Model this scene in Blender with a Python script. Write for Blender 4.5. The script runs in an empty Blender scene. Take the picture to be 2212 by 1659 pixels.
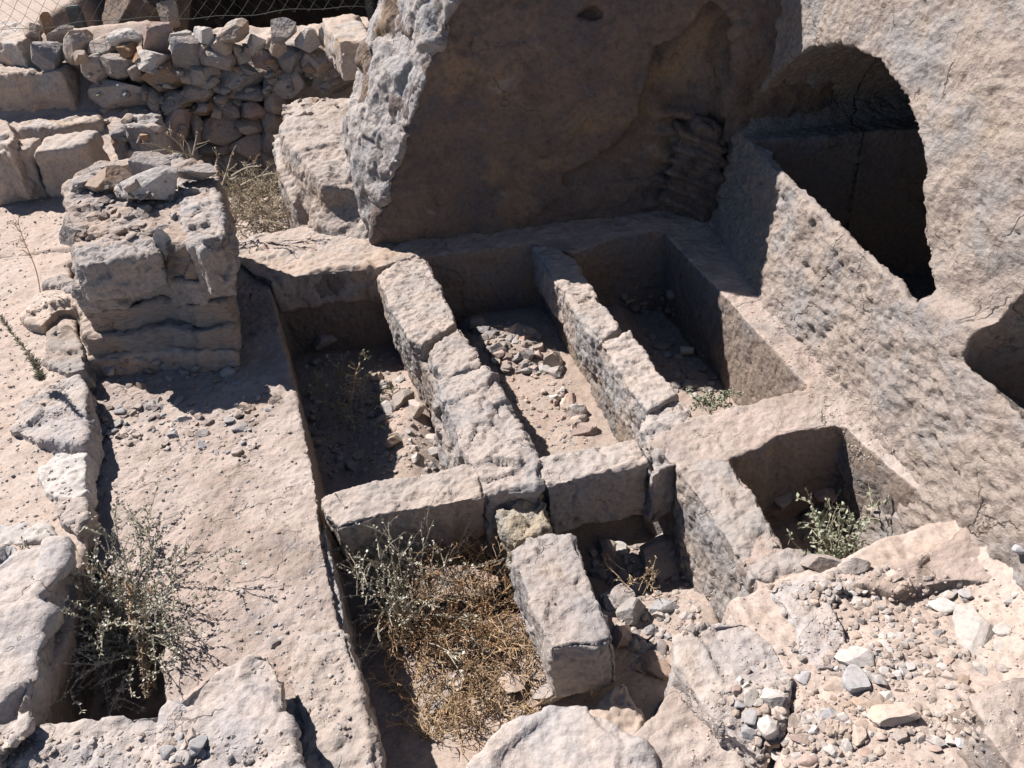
import bpy, bmesh, math, random
import numpy as np
from mathutils import Vector, Matrix, Euler
# ------------------------------------------------------------------ camera
W, HH, F = 2212.0, 1659.0, 1900.0
PITCH, ROLL, CH = math.radians(36), math.radians(6), 3.2
fw = np.array([0, math.cos(PITCH), -math.sin(PITCH)])
r0 = np.array([1., 0, 0]); u0 = np.array([0, math.sin(PITCH), math.cos(PITCH)])
RR = r0 * math.cos(ROLL) - u0 * math.sin(ROLL)
UU = u0 * math.cos(ROLL) + r0 * math.sin(ROLL)
CC = np.array([0, 0, CH])
sc = bpy.context.scene
cam = bpy.data.cameras.new('camera'); co = bpy.data.objects.new('camera', cam)
sc.collection.objects.link(co); sc.camera = co
cam.sensor_width = 36; cam.lens = 36 * F / W; cam.clip_start = .05; cam.clip_end = 500
M = Matrix(((RR[0], UU[0], -fw[0], 0), (RR[1], UU[1], -fw[1], 0), (RR[2], UU[2], -fw[2], CH), (0, 0, 0, 1)))
co.matrix_world = M
# ------------------------------------------------------------------ light
SUN_AZ, SUN_EL = math.radians(-40), math.radians(48)     # direction the light travels towards, elevation
sd = Vector((math.cos(SUN_AZ) * math.cos(SUN_EL), math.sin(SUN_AZ) * math.cos(SUN_EL), -math.sin(SUN_EL)))
sl = bpy.data.lights.new('sun', 'SUN'); sl.energy = 5.0; sl.angle = math.radians(.5); sl.color = (1, .95, .90)
so = bpy.data.objects.new('sun', sl); sc.collection.objects.link(so)
so.rotation_euler = sd.to_track_quat('-Z', 'Y').to_euler(); so.location = (-5, 5, 8)
w = bpy.data.worlds.new('World'); sc.world = w; w.use_nodes = True
nt = w.node_tree; bg = nt.nodes['Background']; sky = nt.nodes.new('ShaderNodeTexSky')
sky.sky_type = 'NISHITA'; sky.sun_disc = False; sky.sun_elevation = SUN_EL
sky.sun_rotation = math.atan2(-sd.x, -sd.y); sky.altitude = 1200; sky.air_density = .8; sky.dust_density = .3
nt.links.new(sky.outputs[0], bg.inputs[0]); bg.inputs[1].default_value = .05
vs = sc.view_settings; vs.view_transform = 'Standard'; vs.look = 'None'; vs.exposure = .77; vs.gamma = 1
sc.cycles.max_bounces = 5; sc.cycles.diffuse_bounces = 1

rnd = random.Random(7); rs = np.random.RandomState(11)
def U(x, y, z=0.):                      # where a sight line meets the level z
    d = fw * F + RR * (x - W / 2) - UU * (y - HH / 2)
    return CC + d * ((z - CH) / d[2])
def UY(x, y, Y):
    d = fw * F + RR * (x - W / 2) - UU * (y - HH / 2)
    return CC + d * (Y / d[1])
def UW(x, y):                           # on the plane of the right-hand rock wall
    n = np.array([1, .08, -.2]); d = fw * F + RR * (x - W / 2) - UU * (y - HH / 2)
    return CC + d * ((2.22 - n @ CC) / (n @ d))
# ------------------------------------------------------------------ noise
def _h(i, j, k, s=0):
    n = (i * 374761393 + j * 668265263 + k * 1274126177 + s * 974634777) & 0xffffffff
    n = ((n ^ (n >> 13)) * 1274126177) & 0xffffffff
    n = (n ^ (n >> 16)) & 0xffffffff
    n = (n * 2246822519) & 0xffffffff
    return ((n ^ (n >> 15)) & 0xffffff) / 8388607.5 - 1
def vn(P, s=0):
    I = np.floor(P).astype(np.int64); f = P - I; f = f * f * (3 - 2 * f)
    i, j, k = I.T; x, y, z = f.T; r = 0
    for a in (0, 1):
        for b in (0, 1):
            for c in (0, 1):
                r = r + _h(i + a, j + b, k + c, s) * (x if a else 1 - x) * (y if b else 1 - y) * (z if c else 1 - z)
    return r
def fbm(P, o=4, s=0, g=.5):
    r = 0; a = 1; t = 0
    for q in range(o):
        r = r + a * vn(P * (2.03 ** q) + q * 7.3, s + q); t += a; a *= g
    return r / t * 1.6
def facet(P, s=0):                      # broken, faceted steps
    I = np.floor(P).astype(np.int64); best = np.full(len(P), 9.); val = np.zeros(len(P)); b2 = np.full(len(P), 9.)
    for a in (-1, 0, 1):
        for b in (-1, 0, 1):
            for c in (-1, 0, 1):
                i, j, k = (I + (a, b, c)).T
                C = np.stack([i + .5 + .5 * _h(i, j, k, s), j + .5 + .5 * _h(i, j, k, s + 1), k + .5 + .5 * _h(i, j, k, s + 2)], 1)
                D = P - C; d = (D * D).sum(1)
                v = _h(i, j, k, s + 3) * .6 + D[:, 0] * _h(i, j, k, s + 4) + D[:, 1] * _h(i, j, k, s + 5) + D[:, 2] * _h(i, j, k, s + 6)
                m = d < best
                b2 = np.where(m, best, np.minimum(b2, d)); best = np.where(m, d, best); val = np.where(m, v, val)
    e = np.clip((np.sqrt(b2) - np.sqrt(best)) * 6, 0, 1)
    return val * (.55 + .45 * e), e
def sstep(a, b, x):
    t = np.clip((x - a) / (b - a), 0, 1); return t * t * (3 - 2 * t)
# ------------------------------------------------------------------ materials
def NT(name):
    m = bpy.data.materials.new(name); m.use_nodes = True
    return m, m.node_tree, m.node_tree.nodes['Principled BSDF']
def ramp(t, src, stops):
    r = t.nodes.new('ShaderNodeValToRGB'); t.links.new(src, r.inputs[0]); e = r.color_ramp.elements
    while len(e) < len(stops): e.new(.5)
    for q, (p, c) in zip(e, stops): q.position = p; q.color = (*c, 1) if len(c) == 3 else c
    return r.outputs[0]
def mix(t, a, b, f, mode='MIX'):
    n = t.nodes.new('ShaderNodeMix'); n.data_type = 'RGBA'; n.blend_type = mode
    for s, v in ((6, a), (7, b), (0, f)):
        if hasattr(v, 'links') or hasattr(v, 'is_linked'): t.links.new(v, n.inputs[s])
        else: n.inputs[s].default_value = v if s == 0 else (*v, 1)
    return n.outputs[2]
def noise(t, vec, sc_, det=6, rough=.6, dist=0., lac=2):
    n = t.nodes.new('ShaderNodeTexNoise'); n.inputs['Scale'].default_value = sc_; n.inputs['Detail'].default_value = det
    n.inputs['Roughness'].default_value = rough; n.inputs['Distortion'].default_value = dist
    t.links.new(vec, n.inputs['Vector']); return n.outputs[0]
def K(a): return (.5 + .5 * (a - .5) * 1.0)
def stone(name, base, grey, ochre, dark=(.13, .11, .10), greyamt=.5, ochamt=.4, darkamt=.5, bump=.5, fs=1., stretch=None, dust=.5,
          dustc=(.465, .395, .358), vary=.25, white=.0, crack=0, dust2=(.405, .32, .278), d0=1.12):
    m, t, b = NT(name); b.inputs['Roughness'].default_value = .93
    b.inputs['Specular IOR Level'].default_value = .2
    g = t.nodes.new('ShaderNodeNewGeometry'); pos = g.outputs['Position']
    v = pos
    if stretch:
        m1 = t.nodes.new('ShaderNodeMapping'); m1.inputs['Rotation'].default_value = stretch[0]; t.links.new(pos, m1.inputs[0])
        mp = t.nodes.new('ShaderNodeMapping'); mp.inputs['Scale'].default_value = stretch[1]
        t.links.new(m1.outputs[0], mp.inputs[0]); v = mp.outputs[0]
    c = base
    n1 = noise(t, pos, 2.3 * fs, 8, .62, .6); n2 = noise(t, pos, 1.5 * fs, 7, .65, 1.2); n3 = noise(t, v, 4.5 * fs, 8, .7, .4)
    f = ramp(t, n1, [(.5 - .1 * greyamt, (0, 0, 0)), (.66 - .1 * greyamt, (1, 1, 1))])
    col = mix(t, base, grey, f)
    f = ramp(t, n2, [(.62 - .14 * ochamt, (0, 0, 0)), (.8 - .14 * ochamt, (1, 1, 1))]); col = mix(t, col, ochre, f)
    # fine grain
    n4 = noise(t, v, 38 * fs, 6, .7); col = mix(t, col, ramp(t, n4, [(.3, (.62, .60, .60)), (.5, (1, 1, 1)), (.72, (1.18, 1.18, 1.16))]), .85, 'MULTIPLY')
    f = ramp(t, n3, [(.26 + .1 * darkamt, (1, 1, 1)), (.40 + .1 * darkamt, (0, 0, 0))]); fm = t.nodes.new('ShaderNodeMath'); fm.operation = 'MULTIPLY'
    t.links.new(f, fm.inputs[0]); fm.inputs[1].default_value = .55 * min(1, darkamt + .3); col = mix(t, col, dark, fm.outputs[0])
    if white:
        n6 = noise(t, pos, 5 * fs, 5, .6, .8); f = ramp(t, n6, [(.62, (0, 0, 0)), (.74, (white,) * 3)]); col = mix(t, col, (.55, .54, .53), f)
    if dust:                             # soil lying on level surfaces
        sx = t.nodes.new('ShaderNodeSeparateXYZ'); t.links.new(g.outputs['Normal'], sx.inputs[0])
        n5 = noise(t, pos, 6, 6, .6); a = t.nodes.new('ShaderNodeMath'); a.operation = 'MULTIPLY_ADD'
        t.links.new(n5, a.inputs[0]); a.inputs[1].default_value = .9; t.links.new(sx.outputs[2], a.inputs[2])
        f = ramp(t, a.outputs[0], [(.98, (0, 0, 0)), (1.0, (0, 0, 0))]); r = f.node
        r.color_ramp.elements[0].position = .0
        mr = t.nodes.new('ShaderNodeMapRange'); t.links.new(a.outputs[0], mr.inputs[0])
        mr.inputs[1].default_value = 1.12; mr.inputs[2].default_value = 1.5; mr.inputs[3].default_value = 0; mr.inputs[4].default_value = dust
        t.nodes.remove(r); mr.inputs[1].default_value = d0; mr.inputs[2].default_value = d0 + .3
        dc = ramp(t, noise(t, pos, 1.1, 5, .6, .5), [(.36, dustc), (.62, dust2)]); dm = t.nodes.new('ShaderNodeMath'); dm.operation = 'MULTIPLY'; t.links.new(mr.outputs[0], dm.inputs[0])
        t.links.new(ramp(t, noise(t, pos, 2.9, 8, .68, .8), [(.36, (.35,) * 3), (.54, (1, 1, 1))]), dm.inputs[1]); col = mix(t, col, dc, dm.outputs[0])
    if vary:
        oi = t.nodes.new('ShaderNodeObjectInfo')
        col = mix(t, col, ramp(t, oi.outputs['Random'], [(0, (1 - vary,) * 3), (.5, (1, .97, .94)), (1, (1 + vary * .6,) * 3)]), 1., 'MULTIPLY')
    if crack:                            # hairline joints and fractures, broken up by noise
        wv = t.nodes.new('ShaderNodeVectorMath'); wv.operation = 'MULTIPLY_ADD'; nn = t.nodes.new('ShaderNodeTexNoise'); nn.inputs['Scale'].default_value = 5; nn.inputs['Detail'].default_value = 5
        t.links.new(pos, nn.inputs['Vector']); t.links.new(nn.outputs['Color'], wv.inputs[0]); wv.inputs[1].default_value = (.45,) * 3; t.links.new(pos, wv.inputs[2])
        ve = t.nodes.new('ShaderNodeTexVoronoi'); ve.feature = 'DISTANCE_TO_EDGE'; ve.inputs['Scale'].default_value = 1.7 * crack; t.links.new(wv.outputs[0], ve.inputs['Vector'])
        cm = ramp(t, noise(t, pos, 2.1, 4, .6), [(.50, (0, 0, 0)), (.60, (1, 1, 1))]); cr = ramp(t, ve.outputs[0], [(.0, (1, 1, 1)), (.016, (0, 0, 0))])
        mu = t.nodes.new('ShaderNodeMath'); mu.operation = 'MULTIPLY'; t.links.new(cm, mu.inputs[0]); t.links.new(cr, mu.inputs[1]); crk = mu.outputs[0]
        m3 = t.nodes.new('ShaderNodeMath'); m3.operation = 'MULTIPLY'; t.links.new(crk, m3.inputs[0]); m3.inputs[1].default_value = .75; col = mix(t, col, dark, m3.outputs[0])
    t.links.new(col, b.inputs['Base Color'])
    # relief
    hb = noise(t, v, 40 * fs, 8, .70, .3); vo = t.nodes.new('ShaderNodeTexVoronoi'); vo.inputs['Scale'].default_value = 30 * fs; t.links.new(v, vo.inputs['Vector'])
    hc = noise(t, v, 11 * fs, 6, .65, .5)
    ad = t.nodes.new('ShaderNodeMath'); ad.operation = 'MULTIPLY_ADD'; t.links.new(vo.outputs[0], ad.inputs[0]); ad.inputs[1].default_value = .5; t.links.new(hb, ad.inputs[2])
    a2 = t.nodes.new('ShaderNodeMath'); a2.operation = 'MULTIPLY_ADD'; t.links.new(hc, a2.inputs[0]); a2.inputs[1].default_value = 1.4; t.links.new(ad.outputs[0], a2.inputs[2])
    if crack:
        a3 = t.nodes.new('ShaderNodeMath'); a3.operation = 'MULTIPLY_ADD'; t.links.new(crk, a3.inputs[0]); a3.inputs[1].default_value = -1.2; t.links.new(a2.outputs[0], a3.inputs[2]); a2 = a3
    bp = t.nodes.new('ShaderNodeBump'); bp.inputs['Strength'].default_value = min(1, bump * .55); bp.inputs['Distance'].default_value = .027
    t.links.new(a2.outputs[0], bp.inputs['Height']); t.links.new(bp.outputs[0], b.inputs['Normal'])
    return m
BEI, GRY, OCH = (.42, .35, .31), (.33, .315, .32), (.38, .28, .20)
MAT = {
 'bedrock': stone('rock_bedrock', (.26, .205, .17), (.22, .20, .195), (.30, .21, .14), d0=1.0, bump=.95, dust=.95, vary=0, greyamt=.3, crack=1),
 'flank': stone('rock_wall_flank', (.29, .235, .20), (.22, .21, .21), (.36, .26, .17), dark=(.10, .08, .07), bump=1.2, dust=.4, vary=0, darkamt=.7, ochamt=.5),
 'block': stone('rock_dressed', (.39, .325, .285), (.32, .305, .30), OCH, bump=1.0, dust=.7, d0=1.0, greyamt=1.0, dust2=(.42, .36, .325), vary=.1, ochamt=.2, darkamt=.35, crack=1.3),
 'greyrock': stone('rock_grey', (.38, .34, .32), (.29, .285, .295), (.41, .33, .26), bump=1.0, dust=.3, vary=.12, darkamt=.35, ochamt=.2, white=.6, crack=1.5),
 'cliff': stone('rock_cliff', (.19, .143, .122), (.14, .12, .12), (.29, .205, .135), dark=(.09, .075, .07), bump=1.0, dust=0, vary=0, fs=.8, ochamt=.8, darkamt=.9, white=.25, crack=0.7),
 'chisel': stone('rock_chiselled', (.345, .285, .248), (.295, .275, .268), (.36, .285, .21), dark=(.17, .13, .105), bump=1.25, dust=.3, vary=0, darkamt=.45, greyamt=.3, ochamt=.3,
                 stretch=((math.radians(14), 0, 0), (1, .7, 1.1)), crack=.8),
 'pier': stone('rock_pier', (.36, .29, .245), (.29, .28, .285), (.36, .25, .17), bump=1.1, dust=.45, vary=.12, stretch=((0, 0, 0), (.5, .5, 2.2)), crack=1.6),
 'pale': stone('rock_pale', (.48, .445, .42), (.42, .405, .40), (.47, .41, .35), bump=.35, dust=.15, vary=.12, darkamt=.1, ochamt=.1),
 'blue': stone('rock_bluegrey', (.33, .335, .355), (.38, .375, .385), (.37, .345, .32), bump=.35, dust=.2, vary=.2, darkamt=.1, ochamt=.1),
 'tan': stone('rock_tan', (.41, .335, .285), (.37, .345, .33), (.40, .28, .19), bump=.45, dust=.25, vary=.25, darkamt=.2, ochamt=.4),
 'pink': stone('rock_pinkish', (.40, .29, .25), (.38, .31, .29), (.42, .28, .22), bump=.35, dust=.2, vary=.2, darkamt=.1, ochamt=.3),
 'brown': stone('rock_brown', (.33, .215, .14), (.30, .25, .22), (.36, .22, .12), bump=.45, dust=.25, vary=.2, darkamt=.3, ochamt=.6),
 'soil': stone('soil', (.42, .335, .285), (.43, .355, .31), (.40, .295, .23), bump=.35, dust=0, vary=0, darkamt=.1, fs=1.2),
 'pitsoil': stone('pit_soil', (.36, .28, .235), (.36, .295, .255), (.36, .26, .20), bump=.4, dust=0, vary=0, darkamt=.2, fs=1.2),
 'lime': stone('rock_limestone', (.44, .395, .37), (.36, .355, .37), (.43, .35, .28), bump=.9, dust=.3, vary=.08, darkamt=.25, ochamt=.3, greyamt=.45, white=.35, crack=1.3),
 'mortar': stone('mortar', (.42, .35, .25), (.36, .33, .29), (.46, .36, .22), bump=1.3, dust=.2, vary=0, darkamt=.2, fs=1.8),
}
def plain(name, c, rough=.8, metal=0, var=.3, sc_=30, trans=0):
    m, t, b = NT(name); b.inputs['Roughness'].default_value = rough; b.inputs['Metallic'].default_value = metal
    g = t.nodes.new('ShaderNodeNewGeometry')
    n = noise(t, g.outputs['Position'], sc_, 4, .6)
    t.links.new(mix(t, c, ramp(t, n, [(.3, (1 - var,) * 3), (.7, (1 + var,) * 3)]), 1., 'MULTIPLY'), b.inputs['Base Color'])
    return m
PM = {'stem_dry': plain('dry_stem', (.46, .33, .205)), 'stem_pale': plain('pale_stem', (.42, .37, .28)), 'leaf_grey': plain('grey_green_leaf', (.40, .375, .28), var=.4, sc_=60),
      'leaf_green': plain('green_leaf', (.29, .31, .22), var=.35, sc_=60), 'leaf_brown': plain('brown_leaf', (.45, .26, .135), var=.45, sc_=60),
      'leaf_dead': plain('dead_leaf', (.33, .26, .19), var=.4, sc_=60), 'leaf_straw': plain('straw_leaf', (.50, .38, .25), var=.4, sc_=60), 'leaf_silver': plain('silver_leaf', (.56, .54, .48), var=.35, sc_=60),
      'wire': plain('green_wire', (.06, .07, .06), rough=.5), 'post': plain('painted_post', (.07, .08, .09), rough=.5),
      'cup': plain('paper_cup', (.62, .55, .42), rough=.5, var=.08)}
# ------------------------------------------------------------------ objects
col = sc.collection
def tag(o, label=None, cat=None, group=None, kind=None):
    if label: o['label'] = label
    if cat: o['category'] = cat
    if group: o['group'] = group
    if kind: o['kind'] = kind
    return o
def link(name, me, mat, parent=None, at=None):
    """mesh with world vertices -> object whose origin is at its base"""
    n = len(me.vertices); V = np.empty(n * 3, np.float32); me.vertices.foreach_get('co', V); V = V.reshape(-1, 3)
    base = np.array([*( (V.min(0) + V.max(0))[:2] / 2), V[:, 2].min()]) if at is None else np.array(at)
    me.vertices.foreach_set('co', (V - base).astype(np.float32).ravel()); me.update()
    me.materials.clear(); me.materials.append(mat)
    o = bpy.data.objects.new(name, me); col.objects.link(o); o.location = base
    if parent is not None:
        o.location = Vector(base) - parent.location; o.parent = parent
    return o
def empty(name, loc):
    o = bpy.data.objects.new(name, None); col.objects.link(o); o.location = loc; o.empty_display_size = .1; return o
def raw(name, V, Fc):
    me = bpy.data.meshes.new(name); me.from_pydata([tuple(map(float, v)) for v in V], [], Fc); me.update(); return me
def prism(top, zb, batter=0., mesh='p'):
    """top: list of xyz; straight sides down to zb, spreading by batter per metre"""
    top = np.array(top, float); n = len(top)
    a = sum(top[i][0] * top[(i + 1) % n][1] - top[(i + 1) % n][0] * top[i][1] for i in range(n))
    if a < 0: top = top[::-1]
    c = top[:, :2].mean(0); bot = top.copy()
    for i in range(n):
        e = top[(i + 1) % n, :2] - top[i - 1, :2]; nn = np.array([e[1], -e[0]]); nn /= (np.linalg.norm(nn) + 1e-9)
        bot[i, :2] += nn * batter * (top[i, 2] - zb)
    bot[:, 2] = zb
    bm = bmesh.new(); t = [bm.verts.new(v) for v in top]; b = [bm.verts.new(v) for v in bot]
    bm.faces.new(t); bm.faces.new(b[::-1])
    for i in range(n): bm.faces.new((t[i], b[i], b[(i + 1) % n], t[(i + 1) % n]))
    bmesh.ops.triangulate(bm, faces=bm.faces[:]); bmesh.ops.recalc_face_normals(bm, faces=bm.faces[:])
    me = bpy.data.meshes.new(mesh); bm.to_mesh(me); bm.free(); return me
def join(ms):
    bm = bmesh.new()
    for m in ms: bm.from_mesh(m)
    me = bpy.data.meshes.new('j'); bm.to_mesh(me); bm.free(); return me
def remesh(me, vox, cuts=()):
    o = bpy.data.objects.new('tmp', me); col.objects.link(o); cs = []
    for c in cuts:
        q = bpy.data.objects.new('tmpc', c); col.objects.link(q); cs.append(q)
        md = o.modifiers.new('b', 'BOOLEAN'); md.operation = 'DIFFERENCE'; md.object = q; md.solver = 'EXACT'
    md = o.modifiers.new('r', 'REMESH'); md.mode = 'VOXEL'; md.voxel_size = vox
    dg = bpy.context.evaluated_depsgraph_get(); out = bpy.data.meshes.new_from_object(o.evaluated_get(dg))
    for q in cs + [o]: bpy.data.objects.remove(q)
    return out
def VN(me):
    n = len(me.vertices); V = np.empty(n * 3, np.float32); me.vertices.foreach_get('co', V)
    N = np.empty(n * 3, np.float32); me.vertex_normals.foreach_get('vector', N)
    return V.reshape(-1, 3).astype(float), N.reshape(-1, 3).astype(float)
def setV(me, V): me.vertices.foreach_set('co', V.astype(np.float32).ravel()); me.update()
def smooth(me, it):
    if not it: return
    V, _ = VN(me); n = len(V); E = np.empty(len(me.edges) * 2, np.int32); me.edges.foreach_get('vertices', E); a, b = E[::2], E[1::2]
    deg = np.bincount(a, minlength=n) + np.bincount(b, minlength=n)
    for _ in range(it):
        S = np.stack([np.bincount(a, V[b, k], n) + np.bincount(b, V[a, k], n) for k in range(3)], 1) / np.maximum(deg, 1)[:, None]
        V = V * .4 + S * .6
    setV(me, V)
def disp(me, big=.02, mid=.012, fine=.005, chunk=.012, cs=5., seed=0, fn=None, flaky=0., bf=1.8, chip=0.):
    V, N = VN(me)
    N0 = N
    d = big * fbm(V * bf, 3, seed) + mid * fbm(V * 9, 3, seed + 20)
    if chunk:
        v, e = facet(V * cs + fbm(V * 3, 2, seed)[:, None] * .3, seed + 5); d = d + chunk * v
        v, e = facet(V * cs * 2.6 + fbm(V * 6, 2, seed + 9)[:, None] * .4, seed + 6); d = d + min(.35 * chunk + .003, .0075) * v
    if flaky:                            # layered limestone: stepped bands
        z = V[:, 2] * 14 + fbm(V * 2.2, 3, seed + 3) * 1.6
        d = d + flaky * (np.abs((z % 1) - .5) * 2) ** .6 * (.6 + .6 * vn(np.stack([V[:, 0] * 3, V[:, 1] * 3, np.floor(z)], 1), seed))
    if chip:                             # arrises knocked off in places
        nz = np.abs(N[:, 2]); nx = np.abs(N[:, 0]); ny = np.abs(N[:, 1]); m = np.clip((.93 - np.maximum(nz, np.maximum(nx, ny))) / .2, 0, 1)
        m = np.maximum(m, np.exp(-((nz - .65) / .22) ** 2) * (N[:, 2] > 0)); d = d - chip * m * np.clip(fbm(V * 6, 3, seed + 31) + .15, 0, 1) * 1.6
        d = d + .0035 * vn(np.stack([V[:, 0] * 7, V[:, 1] * 58 + V[:, 0] * 9, V[:, 2] * 7], 1), seed)
    if fn is not None: d = d + fn(V, N)
    V = V + N0 * np.asarray(d)[:, None]; setV(me, V)
    if fine:
        V, N = VN(me); q = fbm(V * 34, 3, seed + 40, .6)
        V = V + N * (fine * (q - .6 * np.clip(-q - .35, 0, 1) * 3))[:, None]; setV(me, V)
    return me
def shade(me, s=True): me.polygons.foreach_set('use_smooth', [s] * len(me.polygons)); return me
def solid(name, prisms, mat, vox=.014, sm=3, cuts=(), parent=None, warp=None, **k):
    me = remesh(join(prisms), vox, cuts); smooth(me, sm)
    if warp is not None:
        V, _ = VN(me); setV(me, warp(V))
    disp(me, **k); shade(me)
    return link(name, me, MAT[mat], parent)
def PX(pts, z): return [U(x, y, z) for x, y in pts]
# ================================================================== BEDROCK
pit1 = PX([(583, 612), (815, 585), (930, 560), (1145, 532), (1240, 548), (1340, 515), (1432, 503), (1500, 575), (1567, 645), (1660, 745), (1748, 842), (1640, 868), (1500, 900), (1400, 950),
           (1385, 968), (1165, 1012), (1035, 1012), (688, 1068)], .0)
pit2 = PX([(684, 1050), (1165, 1000), (1395, 955), (1462, 1006), (1530, 1100), (1600, 1210), (1640, 1270), (1500, 1400), (1440, 1500), (1395, 1570), (1300, 1640), (1040, 1700), (818, 1680),
           (780, 1500), (735, 1350), (700, 1180)], 0)
pit3 = PX([(1572, 990), (1655, 962), (1668, 945), (1740, 930), (1820, 918), (1890, 985), (1960, 1050), (2062, 1130), (1960, 1210), (1840, 1290), (1735, 1260), (1690, 1180), (1620, 1060)], 0)
hole = PX([(172, 1230), (280, 1245), (350, 1390), (365, 1600), (100, 1600)], 0)
def cutter(p, z0, dz=.25):
    p = np.array(p); t = p.copy(); t[:, 2] = dz; return prism(t, z0, -.02)
rim = lambda P: P
base = [(-3.4, 1.0, 0), (2.5, 1.0, 0), (2.5, 7.6, 0), (-1.15, 7.6, 0), (-1.5, 6.95, 0), (-2.1, 6.78, 0), (-2.3, 6.5, 0), (-3.4, 6.3, 0)]
def bed_warp(V):
    V = V.copy(); top = V[:, 2] > -.25
    x, y = V[:, 0], V[:, 1]
    # the shelf behind the pits is a little higher, the left ledge tilts slightly
    V[:, 2] += np.where(top, .05 * sstep(6.0, 6.5, y) + .03 * fbm(V * .9, 2, 3), 0)
    return V
def edgewear(V, N):
    return -.012 * np.clip(fbm(V * 6, 3, 77), 0, 1)
bed = solid('bedrock', [prism(base, -1.15)], 'bedrock', vox=.015, sm=3, cuts=[cutter(pit1, -.78), cutter(pit2, -.80), cutter(pit3, -.80), cutter(hole, -.34)],
            warp=bed_warp, big=.012, mid=.004, fine=.005, chunk=.005, cs=7, seed=1, fn=edgewear)
tag(bed, kind='structure')
# soil sheet in the pits, and soil lying on the left ledge
def sheet(name, x0, x1, y0, y1, step, hf, mat, seed=0, fine=.006, kind='structure'):
    xs = np.arange(x0, x1, step, float); ys = np.arange(y0, y1, step, float); X, Y = np.meshgrid(xs, ys); P = np.stack([X.ravel(), Y.ravel(), 0 * X.ravel()], 1)
    P[:, 2] = hf(P); P[:, 2] += fine * fbm(P * 30, 4, seed, .6)
    nx, ny = len(xs), len(ys); i = np.arange(nx * ny).reshape(ny, nx)
    Fc = np.stack([i[:-1, :-1].ravel(), i[:-1, 1:].ravel(), i[1:, 1:].ravel(), i[1:, :-1].ravel()], 1)
    me = bpy.data.meshes.new(name); me.vertices.add(len(P)); me.vertices.foreach_set('co', P.astype(np.float32).ravel())
    me.loops.add(Fc.size); me.loops.foreach_set('vertex_index', Fc.ravel().astype(np.int32)); me.polygons.add(len(Fc))
    me.polygons.foreach_set('loop_start', (np.arange(len(Fc)) * 4).astype(np.int32)); me.update(calc_edges=True); me.validate(); shade(me)
    o = link(name, me, MAT[mat]); return tag(o, kind=kind)
def pitz(P):
    x, y = P[:, 0], P[:, 1]; h = -.69 + .03 * fbm(P * 2.5, 3, 5)
    h = h + .12 * sstep(-.55, -.3, x) * sstep(3.6, 3.9, y) * sstep(1.1, .9, x) + .08 * np.exp(-(((x + .05) / .35) ** 2 + ((y - 5.75) / .5) ** 2))         # rubble heap, second pit
    h = h + .22 * sstep(3.35, 2.9, y) * sstep(1.0, .9, x)
    h = h + .10 * np.exp(-(((x + .55) / .5) ** 2 + ((y - 1.95) / .35) ** 2))
    h = h + .24 * np.exp(-(((x + .75) / .28) ** 2 + ((y - 4.6) / .8) ** 2)) * sstep(-.35, -.5, x)
    return h
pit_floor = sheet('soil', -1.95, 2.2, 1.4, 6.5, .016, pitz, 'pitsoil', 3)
# ================================================================== STONE WALLS BETWEEN THE PITS
def wall(name, label, cat='stone wall', loc=None): return tag(empty(name, loc), label, cat)
def blk(name, pts, z, zb, mat='block', bat=0., seed=0, parent=None, vox=.011, sm=2, **k):
    top = [U(p[0], p[1], z if len(p) < 3 else p[2]) for p in pts]
    kw = dict(big=.012, mid=.010, fine=.005, chunk=.010, cs=8, seed=seed, chip=.022); kw.update(k)
    return solid(name, [prism(top, zb, bat)], mat, vox, sm, parent=parent, **kw)
w1 = wall('partition_wall', 'left long partition wall of pale blocks and grey rock between the two lit back pits', 'partition wall', U(990, 800, -.8))
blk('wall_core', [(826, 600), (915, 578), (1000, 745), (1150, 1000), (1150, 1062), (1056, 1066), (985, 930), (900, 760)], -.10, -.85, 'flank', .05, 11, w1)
blk('stone_block', [(815, 592), (850, 556), (922, 558), (950, 612), (984, 697), (912, 745), (884, 732), (840, 660)], .03, -.3, 'block', .03, 12, w1)
blk('stone_block', [(922, 762), (935, 738), (990, 704), (1022, 745), (1049, 792), (990, 800), (958, 822)], .02, -.28, 'block', .03, 13, w1, chunk=.02)
blk('stone_block', [(936, 815), (1050, 787), (1110, 890), (1166, 998), (1162, 1050), (1110, 1058), (1052, 1062), (1000, 975), (965, 890)], .04, -.5, 'greyrock', .10, 14, w1, chunk=.03, cs=6, big=.02)
mr = blk('rubble_infill', [(1062, 1072), (1166, 1052), (1176, 1095), (1188, 1142), (1108, 1170), (1080, 1130)], -.05, -.8, 'mortar', .04, 15, w1, chunk=.03, cs=14, mid=.02)
mr['label'] = 'crumbly yellowish mortar rubble filling the gap at the end of the wall'
w2 = wall('partition_wall', 'right long partition wall whose far half lies in the cliff shadow', 'partition wall', U(1310, 760, -.8))
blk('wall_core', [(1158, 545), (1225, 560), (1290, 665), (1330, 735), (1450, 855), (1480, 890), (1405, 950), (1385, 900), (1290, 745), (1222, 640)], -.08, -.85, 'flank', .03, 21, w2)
blk('stone_block', [(1148, 533), (1195, 530), (1240, 555), (1265, 600), (1292, 640), (1225, 632), (1185, 590)], .02, -.3, 'block', .02, 22, w2)
blk('stone_block', [(1212, 622), (1285, 636), (1318, 672), (1342, 712), (1298, 737), (1260, 700)], .01, -.35, 'block', .02, 23, w2)
blk('stone_block', [(1300, 738), (1362, 716), (1400, 765), (1462, 852), (1430, 872), (1398, 886), (1345, 815)], .035, -.32, 'block', .02, 24, w2)
blk('stone_block', [(1398, 892), (1465, 858), (1495, 882), (1500, 902), (1400, 955), (1385, 930)], .0, -.4, 'block', .02, 25, w2, chunk=.02)
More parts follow.
